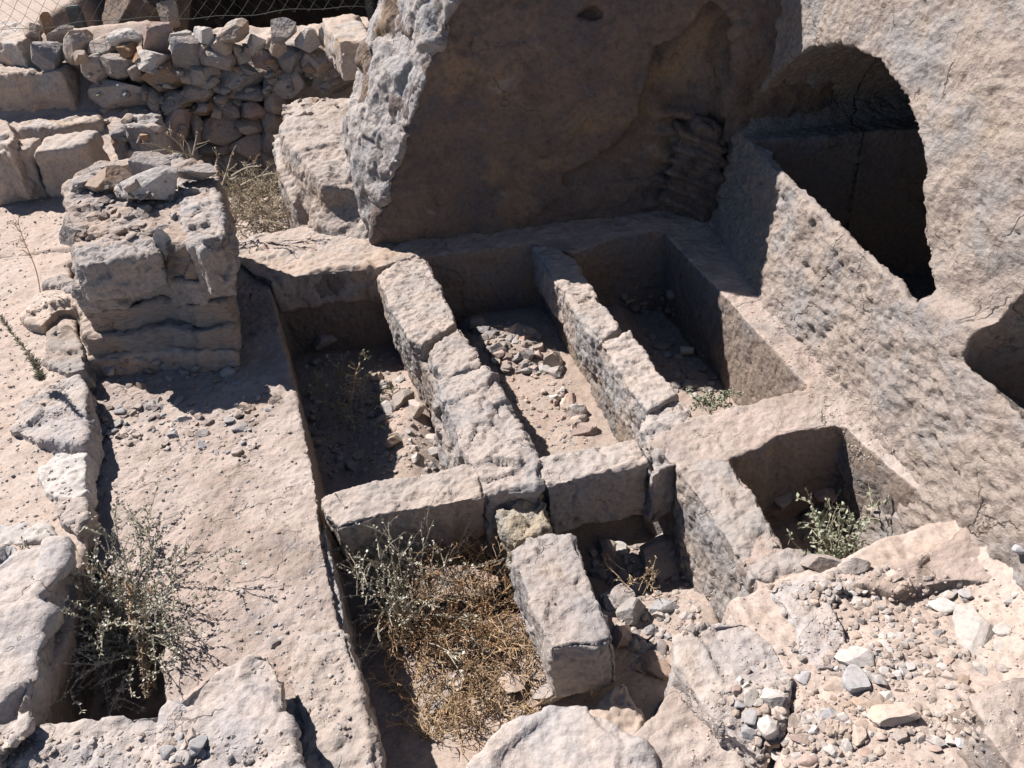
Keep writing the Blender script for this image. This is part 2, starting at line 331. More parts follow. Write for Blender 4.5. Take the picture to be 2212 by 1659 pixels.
b = blk('stone_block', [(690, 1072), (760, 1048), (880, 1026), (1028, 998), (1040, 1025), (1046, 1072), (960, 1088), (840, 1108), (725, 1142), (700, 1112)], .03, -.30, 'block', -.12, 31, None, mid=.008, fine=.006)
tag(b, 'long rough-topped stone block lying across the left pits, shrub in front of it', 'stone block')
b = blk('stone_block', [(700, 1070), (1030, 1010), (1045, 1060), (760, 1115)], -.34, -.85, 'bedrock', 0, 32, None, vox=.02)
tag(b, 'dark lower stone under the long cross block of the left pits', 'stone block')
b = blk('stone_block', [(1164, 992), (1260, 966), (1372, 946), (1388, 962), (1400, 1000), (1290, 1022), (1180, 1052), (1168, 1030)], .025, -.36, 'block', -.02, 33, None)
tag(b, 'cross block with a rounded lit edge between the middle pits, beside the mortar rubble', 'stone block')
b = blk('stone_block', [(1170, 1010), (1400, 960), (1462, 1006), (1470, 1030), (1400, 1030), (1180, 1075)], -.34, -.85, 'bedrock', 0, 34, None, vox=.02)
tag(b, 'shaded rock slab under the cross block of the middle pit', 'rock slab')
b = blk('stone_block', [(1398, 962), (1440, 968), (1468, 1004), (1442, 1008), (1408, 1032), (1396, 1002)], .0, -.35, 'greyrock', 0, 35, None, chunk=.03)
tag(b, 'small cracked grey stone at the right end of the middle cross block', 'stone')
b = blk('stone_block', [(1098, 1185), (1130, 1160), (1182, 1144), (1232, 1152), (1262, 1215), (1300, 1310), (1328, 1374), (1290, 1395), (1240, 1392), (1188, 1404), (1150, 1310), (1112, 1230)], .06, -.30, 'greyrock', .02, 36, None, sm=5, chunk=.016, cs=6)
tag(b, 'free-standing grey stone block with a broken front edge between the two front pits', 'stone block')
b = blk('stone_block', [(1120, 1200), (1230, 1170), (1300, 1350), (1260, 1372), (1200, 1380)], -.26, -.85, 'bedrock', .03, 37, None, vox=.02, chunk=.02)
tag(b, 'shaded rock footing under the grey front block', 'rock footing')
b = blk('rock', [(1345, 1462), (1362, 1500), (1385, 1560), (1378, 1600), (1300, 1620), (1262, 1560), (1295, 1500)], -.22, -.8, 'tan', .25, 38, None, sm=6, chunk=.02)
tag(b, 'orange-tinted pointed rock beside the dark hole at the bottom centre', 'rock')
w3 = wall('partition_wall', 'short front-right partition wall with a chiselled grey flank', 'partition wall', U(1580, 1130, -.8))
blk('stone_block', [(1466, 1012), (1520, 985), (1572, 990), (1620, 1058), (1690, 1178), (1650, 1190), (1606, 1222), (1560, 1150), (1510, 1080)], .025, -.85, 'block', .05, 41, w3, mid=.014)
blk('stone_block', [(1608, 1222), (1655, 1196), (1733, 1184), (1752, 1232), (1700, 1240), (1652, 1262), (1626, 1250)], .02, -.5, 'block', .05, 42, w3)
# the slabs edging the left ledge
b = blk('ledge_slab', [(640, 1368), (746, 1356), (775, 1450), (800, 1560), (822, 1680), (660, 1720), (640, 1560), (618, 1440)], .035, -.5, 'block', .0, 43, None, vox=.013)
tag(b, 'rough edging slab of the left ledge nearest the bottom of the photo', 'stone slab')
b = blk('ledge_slab', [(690, 1150), (700, 1128), (722, 1220), (745, 1330), (742, 1354), (706, 1350), (700, 1250)], -.02, -.5, 'greyrock', .0, 44, None, chunk=.004, sm=3)
tag(b, 'narrow smooth sliver of stone set in the ledge edge above the dark pit', 'stone slab')
# ================================================================== RIGHT-HAND ROCK WALL WITH THE ARCHED NICHE
def wallpt(y, z): return np.array([2.22 - .08 * y + .2 * z, y, z])
def rw():
    ys = [.9, 7.6]; zs = [-.8, 2.9]; V = []
    for z in zs:
        for y in ys: V.append(wallpt(y, z))
        for y in ys[::-1]: V.append(np.array([4.4, y, z]))
    return raw('rw', V, [(0, 1, 2, 3), (7, 6, 5, 4), (0, 4, 5, 1), (1, 5, 6, 2), (2, 6, 7, 3), (3, 7, 4, 0)])
def fixn(me):
    bm = bmesh.new(); bm.from_mesh(me); bmesh.ops.triangulate(bm, faces=bm.faces[:]); bmesh.ops.recalc_face_normals(bm, faces=bm.faces[:]); bm.to_mesh(me); bm.free(); return me
def UWo(x, y, o):                        # the same, for the part of the wall that is set back by o
    n = np.array([1, .08, -.2]); d = fw * F + RR * (x - W / 2) - UU * (y - HH / 2)
    return CC + d * ((2.22 + o - n @ CC) / (n @ d)) - np.array([o, 0, 0])
def niche(pts, depth, push=.12, dz=-.05):
    """opening outline on the wall plane, run straight back into the rock"""
    P = [UW(x, y) for x, y in pts]; P = [p if p[2] < .8 else UWo(x, y, .07) for p, (x, y) in zip(P, pts)]; n = len(P); V = [p - np.array([push, 0, 0]) for p in P] + [p + np.array([depth, .12, dz]) for p in P]
    Fc = [tuple(range(n)), tuple(range(2 * n - 1, n - 1, -1))] + [(i, (i + 1) % n, n + (i + 1) % n, n + i) for i in range(n)]
    return fixn(raw('n', V, Fc))
arch = [(1598, 292), (1612, 235), (1648, 175), (1695, 128), (1750, 102), (1810, 96), (1870, 120), (1930, 178), (1972, 260), (2000, 330), (1998, 420), (1994, 520), (1992, 640), (1990, 668), (1962, 634), (1930, 592), (1870, 546), (1800, 480), (1700, 388), (1640, 325)]
arch2 = [(2132, 738), (2146, 690), (2180, 640), (2226, 592), (2330, 560), (2420, 700), (2400, 940), (2250, 850), (2205, 800), (2160, 766)]
notch = [(1994, 632), (2010, 618), (2050, 622), (2072, 610), (2118, 612), (2140, 606), (2146, 640), (2120, 684), (2060, 668), (2020, 662), (1990, 648)]
def trough():                                  # the sunk floor of the niche
    P = [UW(1700, 388), UW(1870, 546), UW(1980, 630), UW(1990, 560)]
    y0, y1 = UW(1988, 640)[1] - .04, UW(1610, 300)[1] - .05
    V = [];
    for z in (-.5, 1.0):
        for f_, y in ((1, y0), (1, y1), (0, y1), (0, y0)): V.append((wallpt(y, z)[0] + .07 if f_ else 3.75, y, z))
    return fixn(raw('t', V, [(0, 1, 2, 3), (4, 5, 6, 7), (0, 1, 5, 4), (1, 2, 6, 5), (2, 3, 7, 6), (3, 0, 4, 7)]))
LEDX = .06
def wall_fn(V, N):
    x, y, z = V.T
    face = np.clip(-N[:, 0], 0, 1)
    a = math.radians(14); s = y * math.cos(a) - z * math.sin(a); t = y * math.sin(a) + z * math.cos(a)
    w_ = fbm(V * 3, 2, 15) * .5; st = .6 * facet(np.stack([x * 5 + w_, s * 6 + w_, t * 15 + w_], 1), 5)[0] + .6 * facet(np.stack([x * 9, s * 15 - w_, t * 30 + w_], 1), 6)[0] + .35 * vn(np.stack([x * 6, s * 20, t * 44], 1), 7)
    low = sstep(.9, .6, z) * .8 + .35
    d = .017 * st * low + .02 * fbm(V * 5, 3, 8)
    d = d - .06 * np.clip(fbm(V * 7, 2, 9) - .45, 0, 1) * np.clip(fbm(V * 1.2, 2, 19) + .2, 0, 1)
    
    return d * face
def wall_warp(V):
    V = V.copy(); x, y, z = V.T
    V[:, 0] += np.where(x < 2.72, .05 * fbm(np.stack([x * 0, y * .8, z * .8], 1), 2, 4), 0)
    zl = np.interp(y, [2.5, 3.2, 3.7, 5, 7], [.93, .88, .79, .745, .735]) + .012 * vn(np.stack([y * 6, y * 0, y * 0], 1), 3)
    V[:, 0] += np.where(x < 2.72, .07 - .10 * sstep(zl + .02, zl - .02, z), 0)      # the lower panel stands proud of the upper wall
    return V
rwall = solid('rock_wall', [fixn(rw())], 'chisel', vox=.0155, sm=1, cuts=[niche(arch, 1.7), trough(), niche(arch2, 1.5, .12, -1.3)], warp=wall_warp,
              big=.02, mid=.006, fine=.006, chunk=.007, cs=6, seed=51, fn=wall_fn, bf=1.2)
tag(rwall, 'tall chisel-marked rock wall on the right, pierced by a dark arched niche', 'rock wall')
# ================================================================== CLIFF
def cliff():
    V = []; Fc = []; zs = [-.3, .06, .3, .8, 1.3, 2.43, 3.68, 5.8]
    for z in zs:
        yf = float(np.interp(z, [-.3, 0, 1.3, 2.43, 3.68, 5.8], [6.46, 6.46, 6.29, 6.5, 7.2, 8.4]))
        e = np.array([-1.04 + .47 * z + .06 * max(0, z - 1), yf]); s = np.array([-1.38 + .30 * z + .3 * max(0, .8 - z) + .26 * max(0, z - 1), 7.05 + .15 * z])
        r = 1.0 + .0 * z
        ring = [e, (1.0, yf), (2.6, yf), (2.9, 10.2), (s[0] + 1.0, 10.2), (s[0] + .15, s[1] + .9), s]
        if e[0] > .8: ring[1] = (max(1.0, e[0] + .3), yf)
        V += [(x, y, z) for x, y in ring]
    n = 7
    for k in range(len(zs) - 1):
        for i in range(n): j = (i + 1) % n; Fc.append((k * n + i, k * n + j, k * n + n + j, k * n + n + i))
    Fc += [tuple(range(n)), tuple(range(len(V) - n, len(V)))]
    return fixn(raw('c', V, Fc))
def slabx(pts, Y, y2):
    P = [UY(x, y, Y) for x, y in pts]; n = len(P); V = P + [p + np.array([0, y2, .1]) for p in P]
    return fixn(raw('s', V, [tuple(range(n)), tuple(range(2 * n - 1, n - 1, -1))] + [(i, (i + 1) % n, n + (i + 1) % n, n + i) for i in range(n)]))
recess = slabx([(1432, 155), (1420, 210), (1400, 300), (1345, 380), (1235, 445), (1232, 480), (1430, 462), (1580, 440), (1590, 260), (1600, 100), (1560, 60), (1500, 130)], 6.0, .47)
hollow = slabx([(1240, 112), (1262, 80), (1295, 72), (1325, 92), (1300, 98), (1270, 100)], 6.0, .46)
corner = slabx([(1470, 285), (1520, 275), (1560, 300), (1565, 400), (1545, 470), (1490, 478), (1440, 440), (1445, 360)], 6.30, .6)
def cliff_fn(V, N):
    x, y, z = V.T; f = np.clip(-N[:, 1], 0, 1); lf = np.clip(-N[:, 0], 0, 1)
    d = .05 * fbm(V * 1.1, 3, 61) * f + lf * .05 * fbm(V * 2.5, 3, 62)
    v, e = facet(V * 3.2, 63); d = d + lf * .06 * v + f * .02 * v
    t = x * .35 + z; c = np.exp(-((x - 1.45) / .22) ** 2) * sstep(1.1, .8, z)
    d = d + c * .05 * np.sin((t * 34) + fbm(V * 3, 2, 3) * 2)
    return d
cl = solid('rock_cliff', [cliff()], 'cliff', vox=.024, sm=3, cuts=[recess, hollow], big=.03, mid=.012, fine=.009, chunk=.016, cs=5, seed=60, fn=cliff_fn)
tag(cl, 'huge shaded rock cliff at the back with a sunlit broken left edge', 'cliff')
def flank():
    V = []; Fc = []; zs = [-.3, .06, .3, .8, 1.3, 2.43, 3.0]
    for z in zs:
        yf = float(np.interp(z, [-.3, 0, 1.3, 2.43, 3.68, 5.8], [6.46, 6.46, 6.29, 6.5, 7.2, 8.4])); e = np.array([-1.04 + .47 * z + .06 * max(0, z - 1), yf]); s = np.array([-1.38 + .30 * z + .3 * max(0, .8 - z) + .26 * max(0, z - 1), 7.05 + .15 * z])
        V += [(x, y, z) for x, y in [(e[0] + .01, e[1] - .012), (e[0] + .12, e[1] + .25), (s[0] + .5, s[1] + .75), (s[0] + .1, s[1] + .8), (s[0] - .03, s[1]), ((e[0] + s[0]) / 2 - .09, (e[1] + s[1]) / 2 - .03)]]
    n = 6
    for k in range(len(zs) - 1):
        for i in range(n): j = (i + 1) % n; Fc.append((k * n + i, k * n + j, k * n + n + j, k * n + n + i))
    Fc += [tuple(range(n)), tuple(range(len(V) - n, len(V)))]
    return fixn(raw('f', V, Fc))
fl = solid('sun_toned_edge', [flank()], 'greyrock', vox=.017, sm=4, parent=cl, big=.05, mid=.022, fine=.006, chunk=.035, cs=3, seed=64)  # separate shell over the left facet; its sunlit look is put into lighter grey
fl['label'] = 'broken left edge of the cliff, its sunlight painted in as paler grey'
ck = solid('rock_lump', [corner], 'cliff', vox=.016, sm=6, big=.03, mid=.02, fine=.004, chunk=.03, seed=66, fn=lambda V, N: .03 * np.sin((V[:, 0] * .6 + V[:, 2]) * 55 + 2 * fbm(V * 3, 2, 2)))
tag(ck, 'eroded reddish ribbed rock lump in the shaded corner between cliff and arched wall', 'rock')
# outcrop left of the cliff
oc_top = [(612, 222, .62), (690, 210, .62), (762, 206, .62), (800, 262, .6), (836, 372, .5), (800, 420, .32), (700, 400, .42), (640, 330, .55), (606, 290, .6)]
oc = solid('rock_outcrop', [prism([U(*p) for p in oc_top], -.1, .22), prism([U(*p) for p in [(582, 285, .42), (640, 270, .42), (700, 300, .42), (660, 480, .05), (632, 440, .2), (598, 360, .35)]], -.3, .05),
            prism([U(*p) for p in [(690, 400, .35), (745, 325, .55), (800, 330, .57), (842, 388, .47), (818, 470, .2), (782, 530, .04), (720, 518, .05), (660, 480, .1)]], -.3, .1)],
           'block', vox=.018, sm=4, big=.025, mid=.014, fine=.007, chunk=.025, cs=3, seed=70)
tag(oc, 'pale layered rock outcrop in full sun against the left foot of the cliff', 'rock outcrop')
b = blk('rock_slab', [(500, 520), (560, 500), (700, 495), (800, 525), (905, 548), (830, 575), (700, 582), (585, 608), (540, 590), (500, 560)], .05, -.25, 'tan', .05, 71, None, vox=.014, chunk=.02, cs=4, mid=.014)
tag(b, 'flaking pinkish rock shelf behind the left pit', 'rock shelf')
# ================================================================== PIER
pier = wall('masonry_pier', 'tall square stump of layered masonry on the left ledge', 'masonry pier', U(345, 700, 0))
def courses():
    z = .84
    ol = np.array([U(x, y, .84)[:2] for x, y in [(140, 400), (214, 352), (330, 338), (395, 332), (462, 358), (476, 440), (484, 520), (400, 528), (330, 520), (250, 535), (158, 545)]])
    c = ol.mean(0)
    lay = [(.84, .60, 1.0, 'pier', .03), (.61, .44, 1.03, 'greyrock', .02), (.45, .27, 1.03, 'pier', .015), (.28, .13, 1.07, 'pier', .02), (.14, -.05, 1.05, 'tan', .01)]
    for k, (zt, zb, s, m, ch) in enumerate(lay):
        P = c + (ol - c) * s + rs.uniform(-.018, .018, ol.shape) + np.array([-.03, -.03]) * k
        if k == 4: P[:, 0] += .0
        o = solid('masonry_course', [prism([(x, y, zt) for x, y in P], zb, .0)], m, vox=.013, sm=4, parent=pier, big=.02, mid=.012, fine=.006, chunk=.03 if k < 2 else .018, cs=5, seed=80 + k, flaky=ch * .6)
courses()
# broken crust on the top of the pier, and the corner block
b = blk('corner_stone', [(385, 372), (455, 358), (478, 440), (486, 508), (430, 545), (392, 505), (385, 440)], .865, .56, 'greyrock', .02, 88, pier, sm=5, chunk=.03, chip=0)
b['label'] = 'grey corner stone at the right front of the top'
b = blk('corner_stone', [(160, 528), (230, 510), (332, 512), (340, 545), (250, 560), (165, 575)], .85, .60, 'greyrock', .02, 89, pier, sm=5, chunk=.03, chip=0)
b['label'] = 'grey-blue edge stone along the front of the top'
# ================================================================== LEFT TERRACE AND FOREGROUND ROCKS
ter_e = [U(x, y, .13) for x, y in [(150, 560), (165, 650), (172, 740), (181, 800), (186, 900), (186, 980), (190, 1080), (186, 1180)]]
tpoly = [tuple(p) for p in ter_e] + [(-2.1, 2.7, .13), (-2.2, 1.0, .13), (-7.5, .5, .13), (-7.5, 8.3, .13), (-3.3, 8.3, .13), (-3.05, 6.3, .13)]
def ter_warp(V):
    V = V.copy(); V[:, 2] += np.where(V[:, 2] > -.1, .04 * fbm(V * .8, 3, 91), 0); return V
te = solid('terrace', [prism(tpoly, -.4, -.3)], 'soil', vox=.022, sm=3, warp=ter_warp, big=.01, mid=.008, fine=.005, chunk=.006, cs=7, seed=90)
tag(te, kind='structure')
def emb(pts, z, zb, mat, label, seed, bat=.12, vox=.012, sm=4, cat='rock', name='boulder', **k):
    kw = dict(chunk=.03, cs=4, mid=.010, big=.02, chip=.0); kw.update(k)
    return tag(blk(name, pts, z, zb, mat, bat, seed, None, vox, sm, **kw), label, cat)
emb([(10, 925), (40, 870), (90, 835), (172, 806), (186, 830), (186, 940), (182, 962), (120, 952), (60, 945)], .19, .02, 'lime', 'big white-veined boulder at the terrace edge, above the grey shrub', 101)
emb([(85, 770), (105, 715), (150, 700), (176, 735), (184, 795), (140, 805), (112, 790)], .19, .02, 'tan', 'warm rounded boulder at the terrace edge beside the leafy weed', 102)
emb([(45, 680), (80, 632), (130, 625), (168, 640), (172, 665), (120, 668), (90, 702), (60, 696)], .21, .02, 'tan', 'wedge-shaped tan rock with a grey tip left of the pier foot', 103)
emb([(82, 1010), (120, 975), (186, 970), (188, 1060), (150, 1090), (100, 1060)], .17, .02, 'pale', 'low pale boulder sunk in the terrace edge below the white-veined one', 104, chunk=.015)
emb([(125, 1075), (186, 1070), (192, 1130), (160, 1160), (128, 1130)], .18, .02, 'greyrock', 'small grey rock at the terrace edge just above the grey shrub', 105)
emb([(-30, 1130), (40, 1120), (110, 1135), (120, 1160), (20, 1175), (-30, 1175)], .15, .0, 'pale', 'flat pale rock crust flush with the terrace at the left border', 106, chunk=.01)
emb([(95, 608), (130, 598), (165, 612), (160, 628), (120, 622)], .2, .05, 'greyrock', 'small grey stone just above the wedge-shaped tan rock', 107)
emb([(-260, 1290), (0, 1190), (90, 1172), (146, 1164), (150, 1200), (118, 1280), (98, 1360), (82, 1460), (70, 1560), (0, 1640), (-300, 1760)], .30, -.38, 'lime', 'large pale rock on the left border with a shaded face towards the hole', 108, bat=-.25, vox=.014, sm=5, chunk=.05, cs=3)
emb([(-300, 1680), (0, 1602), (80, 1565), (150, 1558), (180, 1548), (260, 1540), (345, 1530), (400, 1490), (360, 1720), (200, 1800), (-300, 1900)], .20, -.35, 'lime', 'low pale rock along the bottom-left corner, pebbles on it', 109, bat=.0, vox=.014, sm=5, chunk=.03)
emb([(345, 1532), (410, 1482), (480, 1438), (545, 1408), (580, 1403), (606, 1440), (618, 1500), (628, 1580), (640, 1640), (650, 1760), (300, 1800), (330, 1650)], .22, -.35, 'lime', 'rough peaked rock at the bottom left beside the ledge', 110, bat=-.2, vox=.012, sm=3, chunk=.05, cs=3)
# foreground rocks at the bottom and on the right
emb([(1010, 1650), (1060, 1600), (1090, 1556), (1160, 1540), (1248, 1528), (1300, 1545), (1372, 1588), (1420, 1640), (1440, 1760), (1000, 1760)], .08, -.7, 'lime', 'smooth pale grey boulder at the bottom centre', 111, bat=.1, sm=5, chunk=.035, mid=.006)
emb([(1456, 1372), (1500, 1345), (1560, 1332), (1610, 1330), (1680, 1380), (1720, 1450), (1700, 1560), (1650, 1650), (1560, 1580), (1500, 1500), (1462, 1430)], .14, -.6, 'lime', 'big sloping boulder right of the bottom-centre hole', 112, bat=.08, sm=5, chunk=.03, cs=3)
emb([(1655, 1268), (1700, 1246), (1790, 1234), (1822, 1260), (1800, 1300), (1830, 1380), (1790, 1440), (1745, 1440), (1720, 1360), (1690, 1310)], .12, -.5, 'lime', 'flat grey slab rock edging the front-right pit', 113, bat=.12, sm=5, chunk=.015)
emb([(2085, 1495), (2140, 1475), (2240, 1452), (2400, 1500), (2400, 1760), (2200, 1680), (2140, 1600)], .30, .0, 'bedrock', 'large flat tan rock at the bottom-right border', 114, bat=.3, sm=5, chunk=.015)
emb([(1840, 1255), (1880, 1232), (1980, 1198), (2060, 1160), (2100, 1130), (2130, 1108), (2180, 1078), (2300, 1020), (2400, 1200), (2200, 1260), (2060, 1250), (1940, 1280)], .13, -.6, 'bedrock', 'sloping bedrock slab between the front-right pit and the right border', 115, bat=.25, sm=6, vox=.014, chunk=.02)
emb([(1400, 1580), (1440, 1545), (1466, 1500), (1540, 1560), (1620, 1640), (1600, 1760), (1400, 1760), (1380, 1660)], .04, -.6, 'bedrock', 'ochre ground rock below the big sloping boulder', 116, bat=.1, sm=6, chunk=.02)
def hill(P):
    x, y = P[:, 0], P[:, 1]
    ins = sstep(.0, .35, -(2.62 - .22 * (x - 1.0)) * 0 + (2.78 + .28 * (x - 1.1) - y))
    h = .07 + .06 * sstep(2.8, 1.6, y) + .30 * sstep(1.75, 2.6, x) * sstep(3.1, 2.4, y) + .03 * fbm(P * 1.6, 3, 120) + .012 * fbm(P * 7, 3, 121)
    edge = sstep(.66, .86, x + .10 * fbm(P * 2, 2, 122) - .12 * (y - 2.0)) * sstep(2.98, 2.72, y - .25 * (x - 1.5) + .06 * fbm(P * 3, 2, 123))
    low = sstep(1.75, 1.5, y + .0 * x) * sstep(-.9, -.5, x)
    return -1.2 + (h + 1.2) * np.maximum(edge, low)
hl = sheet('hillside', -1.0, 4.2, .6, 3.35, .013, hill, 'soil', 124, fine=.012)
# ================================================================== GROUND BEYOND
def far(P):
    x, y = P[:, 0], P[:, 1]
    h = .16 + .12 * sstep(7.8, 8.4, y) * sstep(-2.9, -3.4, x) + .22 * sstep(8.4, 9.6, y) * sstep(-2.9, -3.6, x) + .6 * sstep(9.3, 10.3, y) + .04 * fbm(P * .5, 3, 130)
    hol = sstep(-3.35, -3.0, x) * sstep(9.4, 8.9, y) * sstep(.5, -1.0, x)
    h = h * (1 - hol) + (-.28) * hol
    under = sstep(6.75, 6.5, y); h = h * (1 - under) + (-1.4) * under
    pit = sstep(-4.9, -4.4, x - (y - 11) * .05) * sstep(10.2, 10.8, y)
    h = h - pit * 2.0
    return h
gr = sheet('ground', -14, 3, 5.2, 22, .05, far, 'soil', 131, fine=.02)
big = sheet('terrain', -300, 300, -60, 400, 8, lambda P: -2.6 + 0 * P[:, 0] + .3 * fbm(P * .02, 2), 'soil', 132)
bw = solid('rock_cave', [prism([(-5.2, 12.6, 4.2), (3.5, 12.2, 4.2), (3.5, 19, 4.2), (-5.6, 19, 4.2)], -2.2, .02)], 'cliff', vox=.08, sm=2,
           cuts=[prism([(-4.3, 11.5, 2.4), (3.0, 11.5, 2.4), (3.0, 17.5, 2.4), (-4.2, 17.5, 2.4)], -1.8)], big=.10, mid=.05, fine=0, chunk=.1, cs=1.5, seed=140)
tag(bw, 'dark cave mouth in the rock behind the chain-link fence', 'cave')
# ================================================================== LOOSE ROCKS
def ico(sub):
    bm = bmesh.new(); bmesh.ops.create_icosphere(bm, subdivisions=sub, radius=1)
    V = np.array([v.co[:] for v in bm.verts]); Fc = [[v.index for v in f.verts] for f in bm.faces]; bm.free(); return V, Fc
ICO = {k: ico(k) for k in (1, 2, 3, 4, 5)}
def rockverts(seed, sub=4, planes=14, cut=(.42, .85), rough=.02, flat=False, boxy=.72):
    r = np.random.RandomState(seed); V, Fc = ICO[sub]; V = np.sign(V) * np.abs(V) ** boxy; V = V / np.abs(V).max(0)
    V = V @ np.array(Euler((r.uniform(-.25, .25), r.uniform(-.25, .25), r.uniform(0, 3))).to_matrix()).T
    for _ in range(planes):
        n = r.normal(size=3); n /= np.linalg.norm(n); d = r.uniform(*cut); s = V @ n; V = V - np.outer(np.clip(s - d, 0, None), n)
    if flat:
        V[:, 2] = np.clip(V[:, 2], -.35, .35)
    V = (V - (V.max(0) + V.min(0)) / 2) / ((V.max(0) - V.min(0)) / 2)
    if rough:
        R = V / (np.linalg.norm(V, axis=1)[:, None] + 1e-6); V = V + R * (rough * 1.8 * fbm(V * 2.2 + seed, 3, seed) + rough * .8 * fbm(V * 9 + seed, 2, seed + 1))[:, None]
    return V, Fc
def rock(seed, c, size, rot=(0, 0, 0), mat='tan', name='stone', sub=4, label=None, group=None, parent=None, smoothed=False, cat='stone', **k):
    V, Fc = rockverts(seed, sub, **k); V = V * (np.array(size) / 2); V = V @ np.array(Euler(rot).to_matrix()).T + np.array(c)
    me = raw(name, V, Fc); shade(me, smoothed)
    o = link(name, me, MAT[mat], parent)
    if parent is None: tag(o, label, cat, group)
    return o
# ---- dry stone wall: pixel boxes of its stones, each stone set on the wall's own face
zo = .3677
wallst = [ # x0,y0,x1,y1,kind
 (465,340,610,500,'t'),(580,340,805,495,'b'),(840,395,1065,555,'r'),(1050,410,1130,500,'t'),(1100,390,1285,510,'t'),(1285,375,1555,540,'b'),(1560,420,1785,580,'b'),(1820,395,2100,560,'t'),
 (515,490,875,665,'t'),(850,540,940,660,'t'),(930,560,1105,680,'t'),(1055,500,1245,605,'t'),(1290,535,1550,615,'t'),(1105,600,1280,700,'r'),(1240,560,1340,640,'b'),(1280,610,1400,720,'t'),
 (1400,615,1560,730,'p'),(1550,560,1670,680,'t'),(940,660,1125,840,'p'),(1145,700,1400,860,'b'),(1380,710,1540,820,'t'),(1110,690,1190,850,'t'),(1350,820,1540,960,'b'),(1170,850,1340,930,'t'),
 (1000,850,1170,960,'t'),(1250,930,1400,1030,'t'),(1400,950,1570,1050,'t'),(1530,790,1640,930,'b'),(860,670,960,800,'t'),(890,790,1010,930,'t'),(1520,680,1650,800,'t'),(1130,460,1290,560,'b'),
 (1540,480,1600,580,'t'),(1060,560,1120,640,'t'),(800,520,880,600,'t'),(760,380,860,500,'t'),(1235,630,1300,720,'t'),(1130,560,1240,620,'b'),(1555,370,1660,500,'r'),(930,840,1020,980,'t'),(1020,950,1260,1050,'t')]
wallst = [(*q[:4], 't' if q[4] == 'b' and k % 5 else q[4]) for k, q in enumerate(wallst)]
KM = {'t': 'tan', 'b': 'greyrock', 'r': 'brown', 'p': 'pink', 'w': 'pale', 'u': 'blue', 'g': 'greyrock'}
dsw = tag(empty('dry_stone_wall', UY(440, 250, 9.35)), 'low dry stone wall of rough stones below the chain-link fence', 'stone wall')
for k, (x0, y0, x1, y1, m) in enumerate(wallst):
    cx, cy = (x0 + x1) / 2 * zo, (y0 + y1) / 2 * zo
    Y = 9.22 - .0009 * (cy - 150) + .02 * rnd.uniform(-1, 1) - .0006 * (cx - 400) * 0 + .35 * max(0, (330 - cx) / 250)
    P = UY(cx, cy, Y); D = (P - CC) @ fw; wx, hz = (x1 - x0) * zo / F * D * 1.10, (y1 - y0) * zo / F * D * 1.15
    rock(200 + k, P + np.array([0, .12, 0]), (wx, .34, hz), (rnd.uniform(-.1, .1), rnd.uniform(-.12, .12), 0), KM[m], 'wall_stone', 4, parent=dsw, cut=(.6, 1.0), planes=14, boxy=.6)
core = solid('wall_core', [prism([(-3.25, 9.55, .92), (-1.2, 9.35, .92), (-1.0, 10.2, .92), (-3.9, 10.3, .92), (-4.3, 9.9, .92)], -.4)], 'mortar', vox=.05, sm=2, parent=dsw, big=.05, mid=.03, fine=0, chunk=.03)
core.data.materials[0] = MAT['tan']
topst = [
 (195,235,375,395,'g','square grey stone at the left end of the rubble on the dry stone wall',0),(360,220,550,365,'t','rounded tan stone second from the left end of the wall-top rubble',0),
 (240,175,420,250,'t','flat tan slab behind the square grey stone',1),(410,180,550,255,'t','low tan stone leaning behind the second wall-top stone',1),
 (535,185,775,350,'t','large peaked tan stone on the left half of the wall top',0),(660,175,850,285,'w','pale flat stone behind the large peaked stone',1),
 (840,140,1005,300,'p','pinkish squared block standing highest on the wall top, below the fence gap',1),(990,220,1185,415,'g','knobbly grey stone with a hole, middle of the wall top',0),
 (1000,185,1120,250,'w','pale stone just behind the knobbly holed stone',1),(1130,155,1280,270,'w','pale wedge stone right of the knobbly holed stone',1),
 (1205,190,1370,300,'t','tan lumpy stone in front of the cave mouth',1),(1280,135,1475,240,'t','tan angular stone topmost before the dark cave mouth',2),
 (1190,280,1395,425,'b','grey triangular stone standing at the front of the wall top',0),(1440,205,1560,310,'w','small pale stone left of the leaning pointed one',1),
 (1590,120,1745,268,'b','grey pointed stone leaning upright against the fence',1),(1730,175,1870,295,'w','pale slab stone marked by the fence shadow, right of the leaning pointed one',1),
 (1575,220,1695,345,'t','tan stone below the leaning pointed one',0),(1640,280,1785,418,'b','blue-grey cube-like stone, right part of the wall top',0),
 (1760,285,1970,425,'t','long tan stone sloping down to the right on the wall top',0),(1875,155,2005,295,'w','pale upright stone beside the long squared beam stone',1),
 (800,295,985,430,'w','pale banded stone in front of the pinkish squared block',0),(1490,300,1640,400,'p','pinkish flaky stone beside the blue-grey cube-like stone',0),
 (1375,300,1480,370,'t','',0),(1930,290,2010,385,'t','brownish stone tucked under the pale upright stone',0),(150,150,235,245,'t','tiny upright stone by the dead stump at the left end',1),
 (780,320,860,370,'r','',0),(1560,225,1610,290,'t','',0),(1380,370,1440,250,'t','',0),(1430,260,1490,330,'p','',1),(870,200,980,310,'t','tan stone under the pinkish squared block',0),
 (1130,260,1240,340,'t','',0),(1480,370,1560,300,'t','',0),(700,260,800,330,'r','',0),(1100,300,1190,380,'g','',0),(420,300,520,370,'t','',0),(1700,350,1790,430,'t','',0),(1780,360,1860,440,'t','brown stone wedged under the long sloping one',0)]
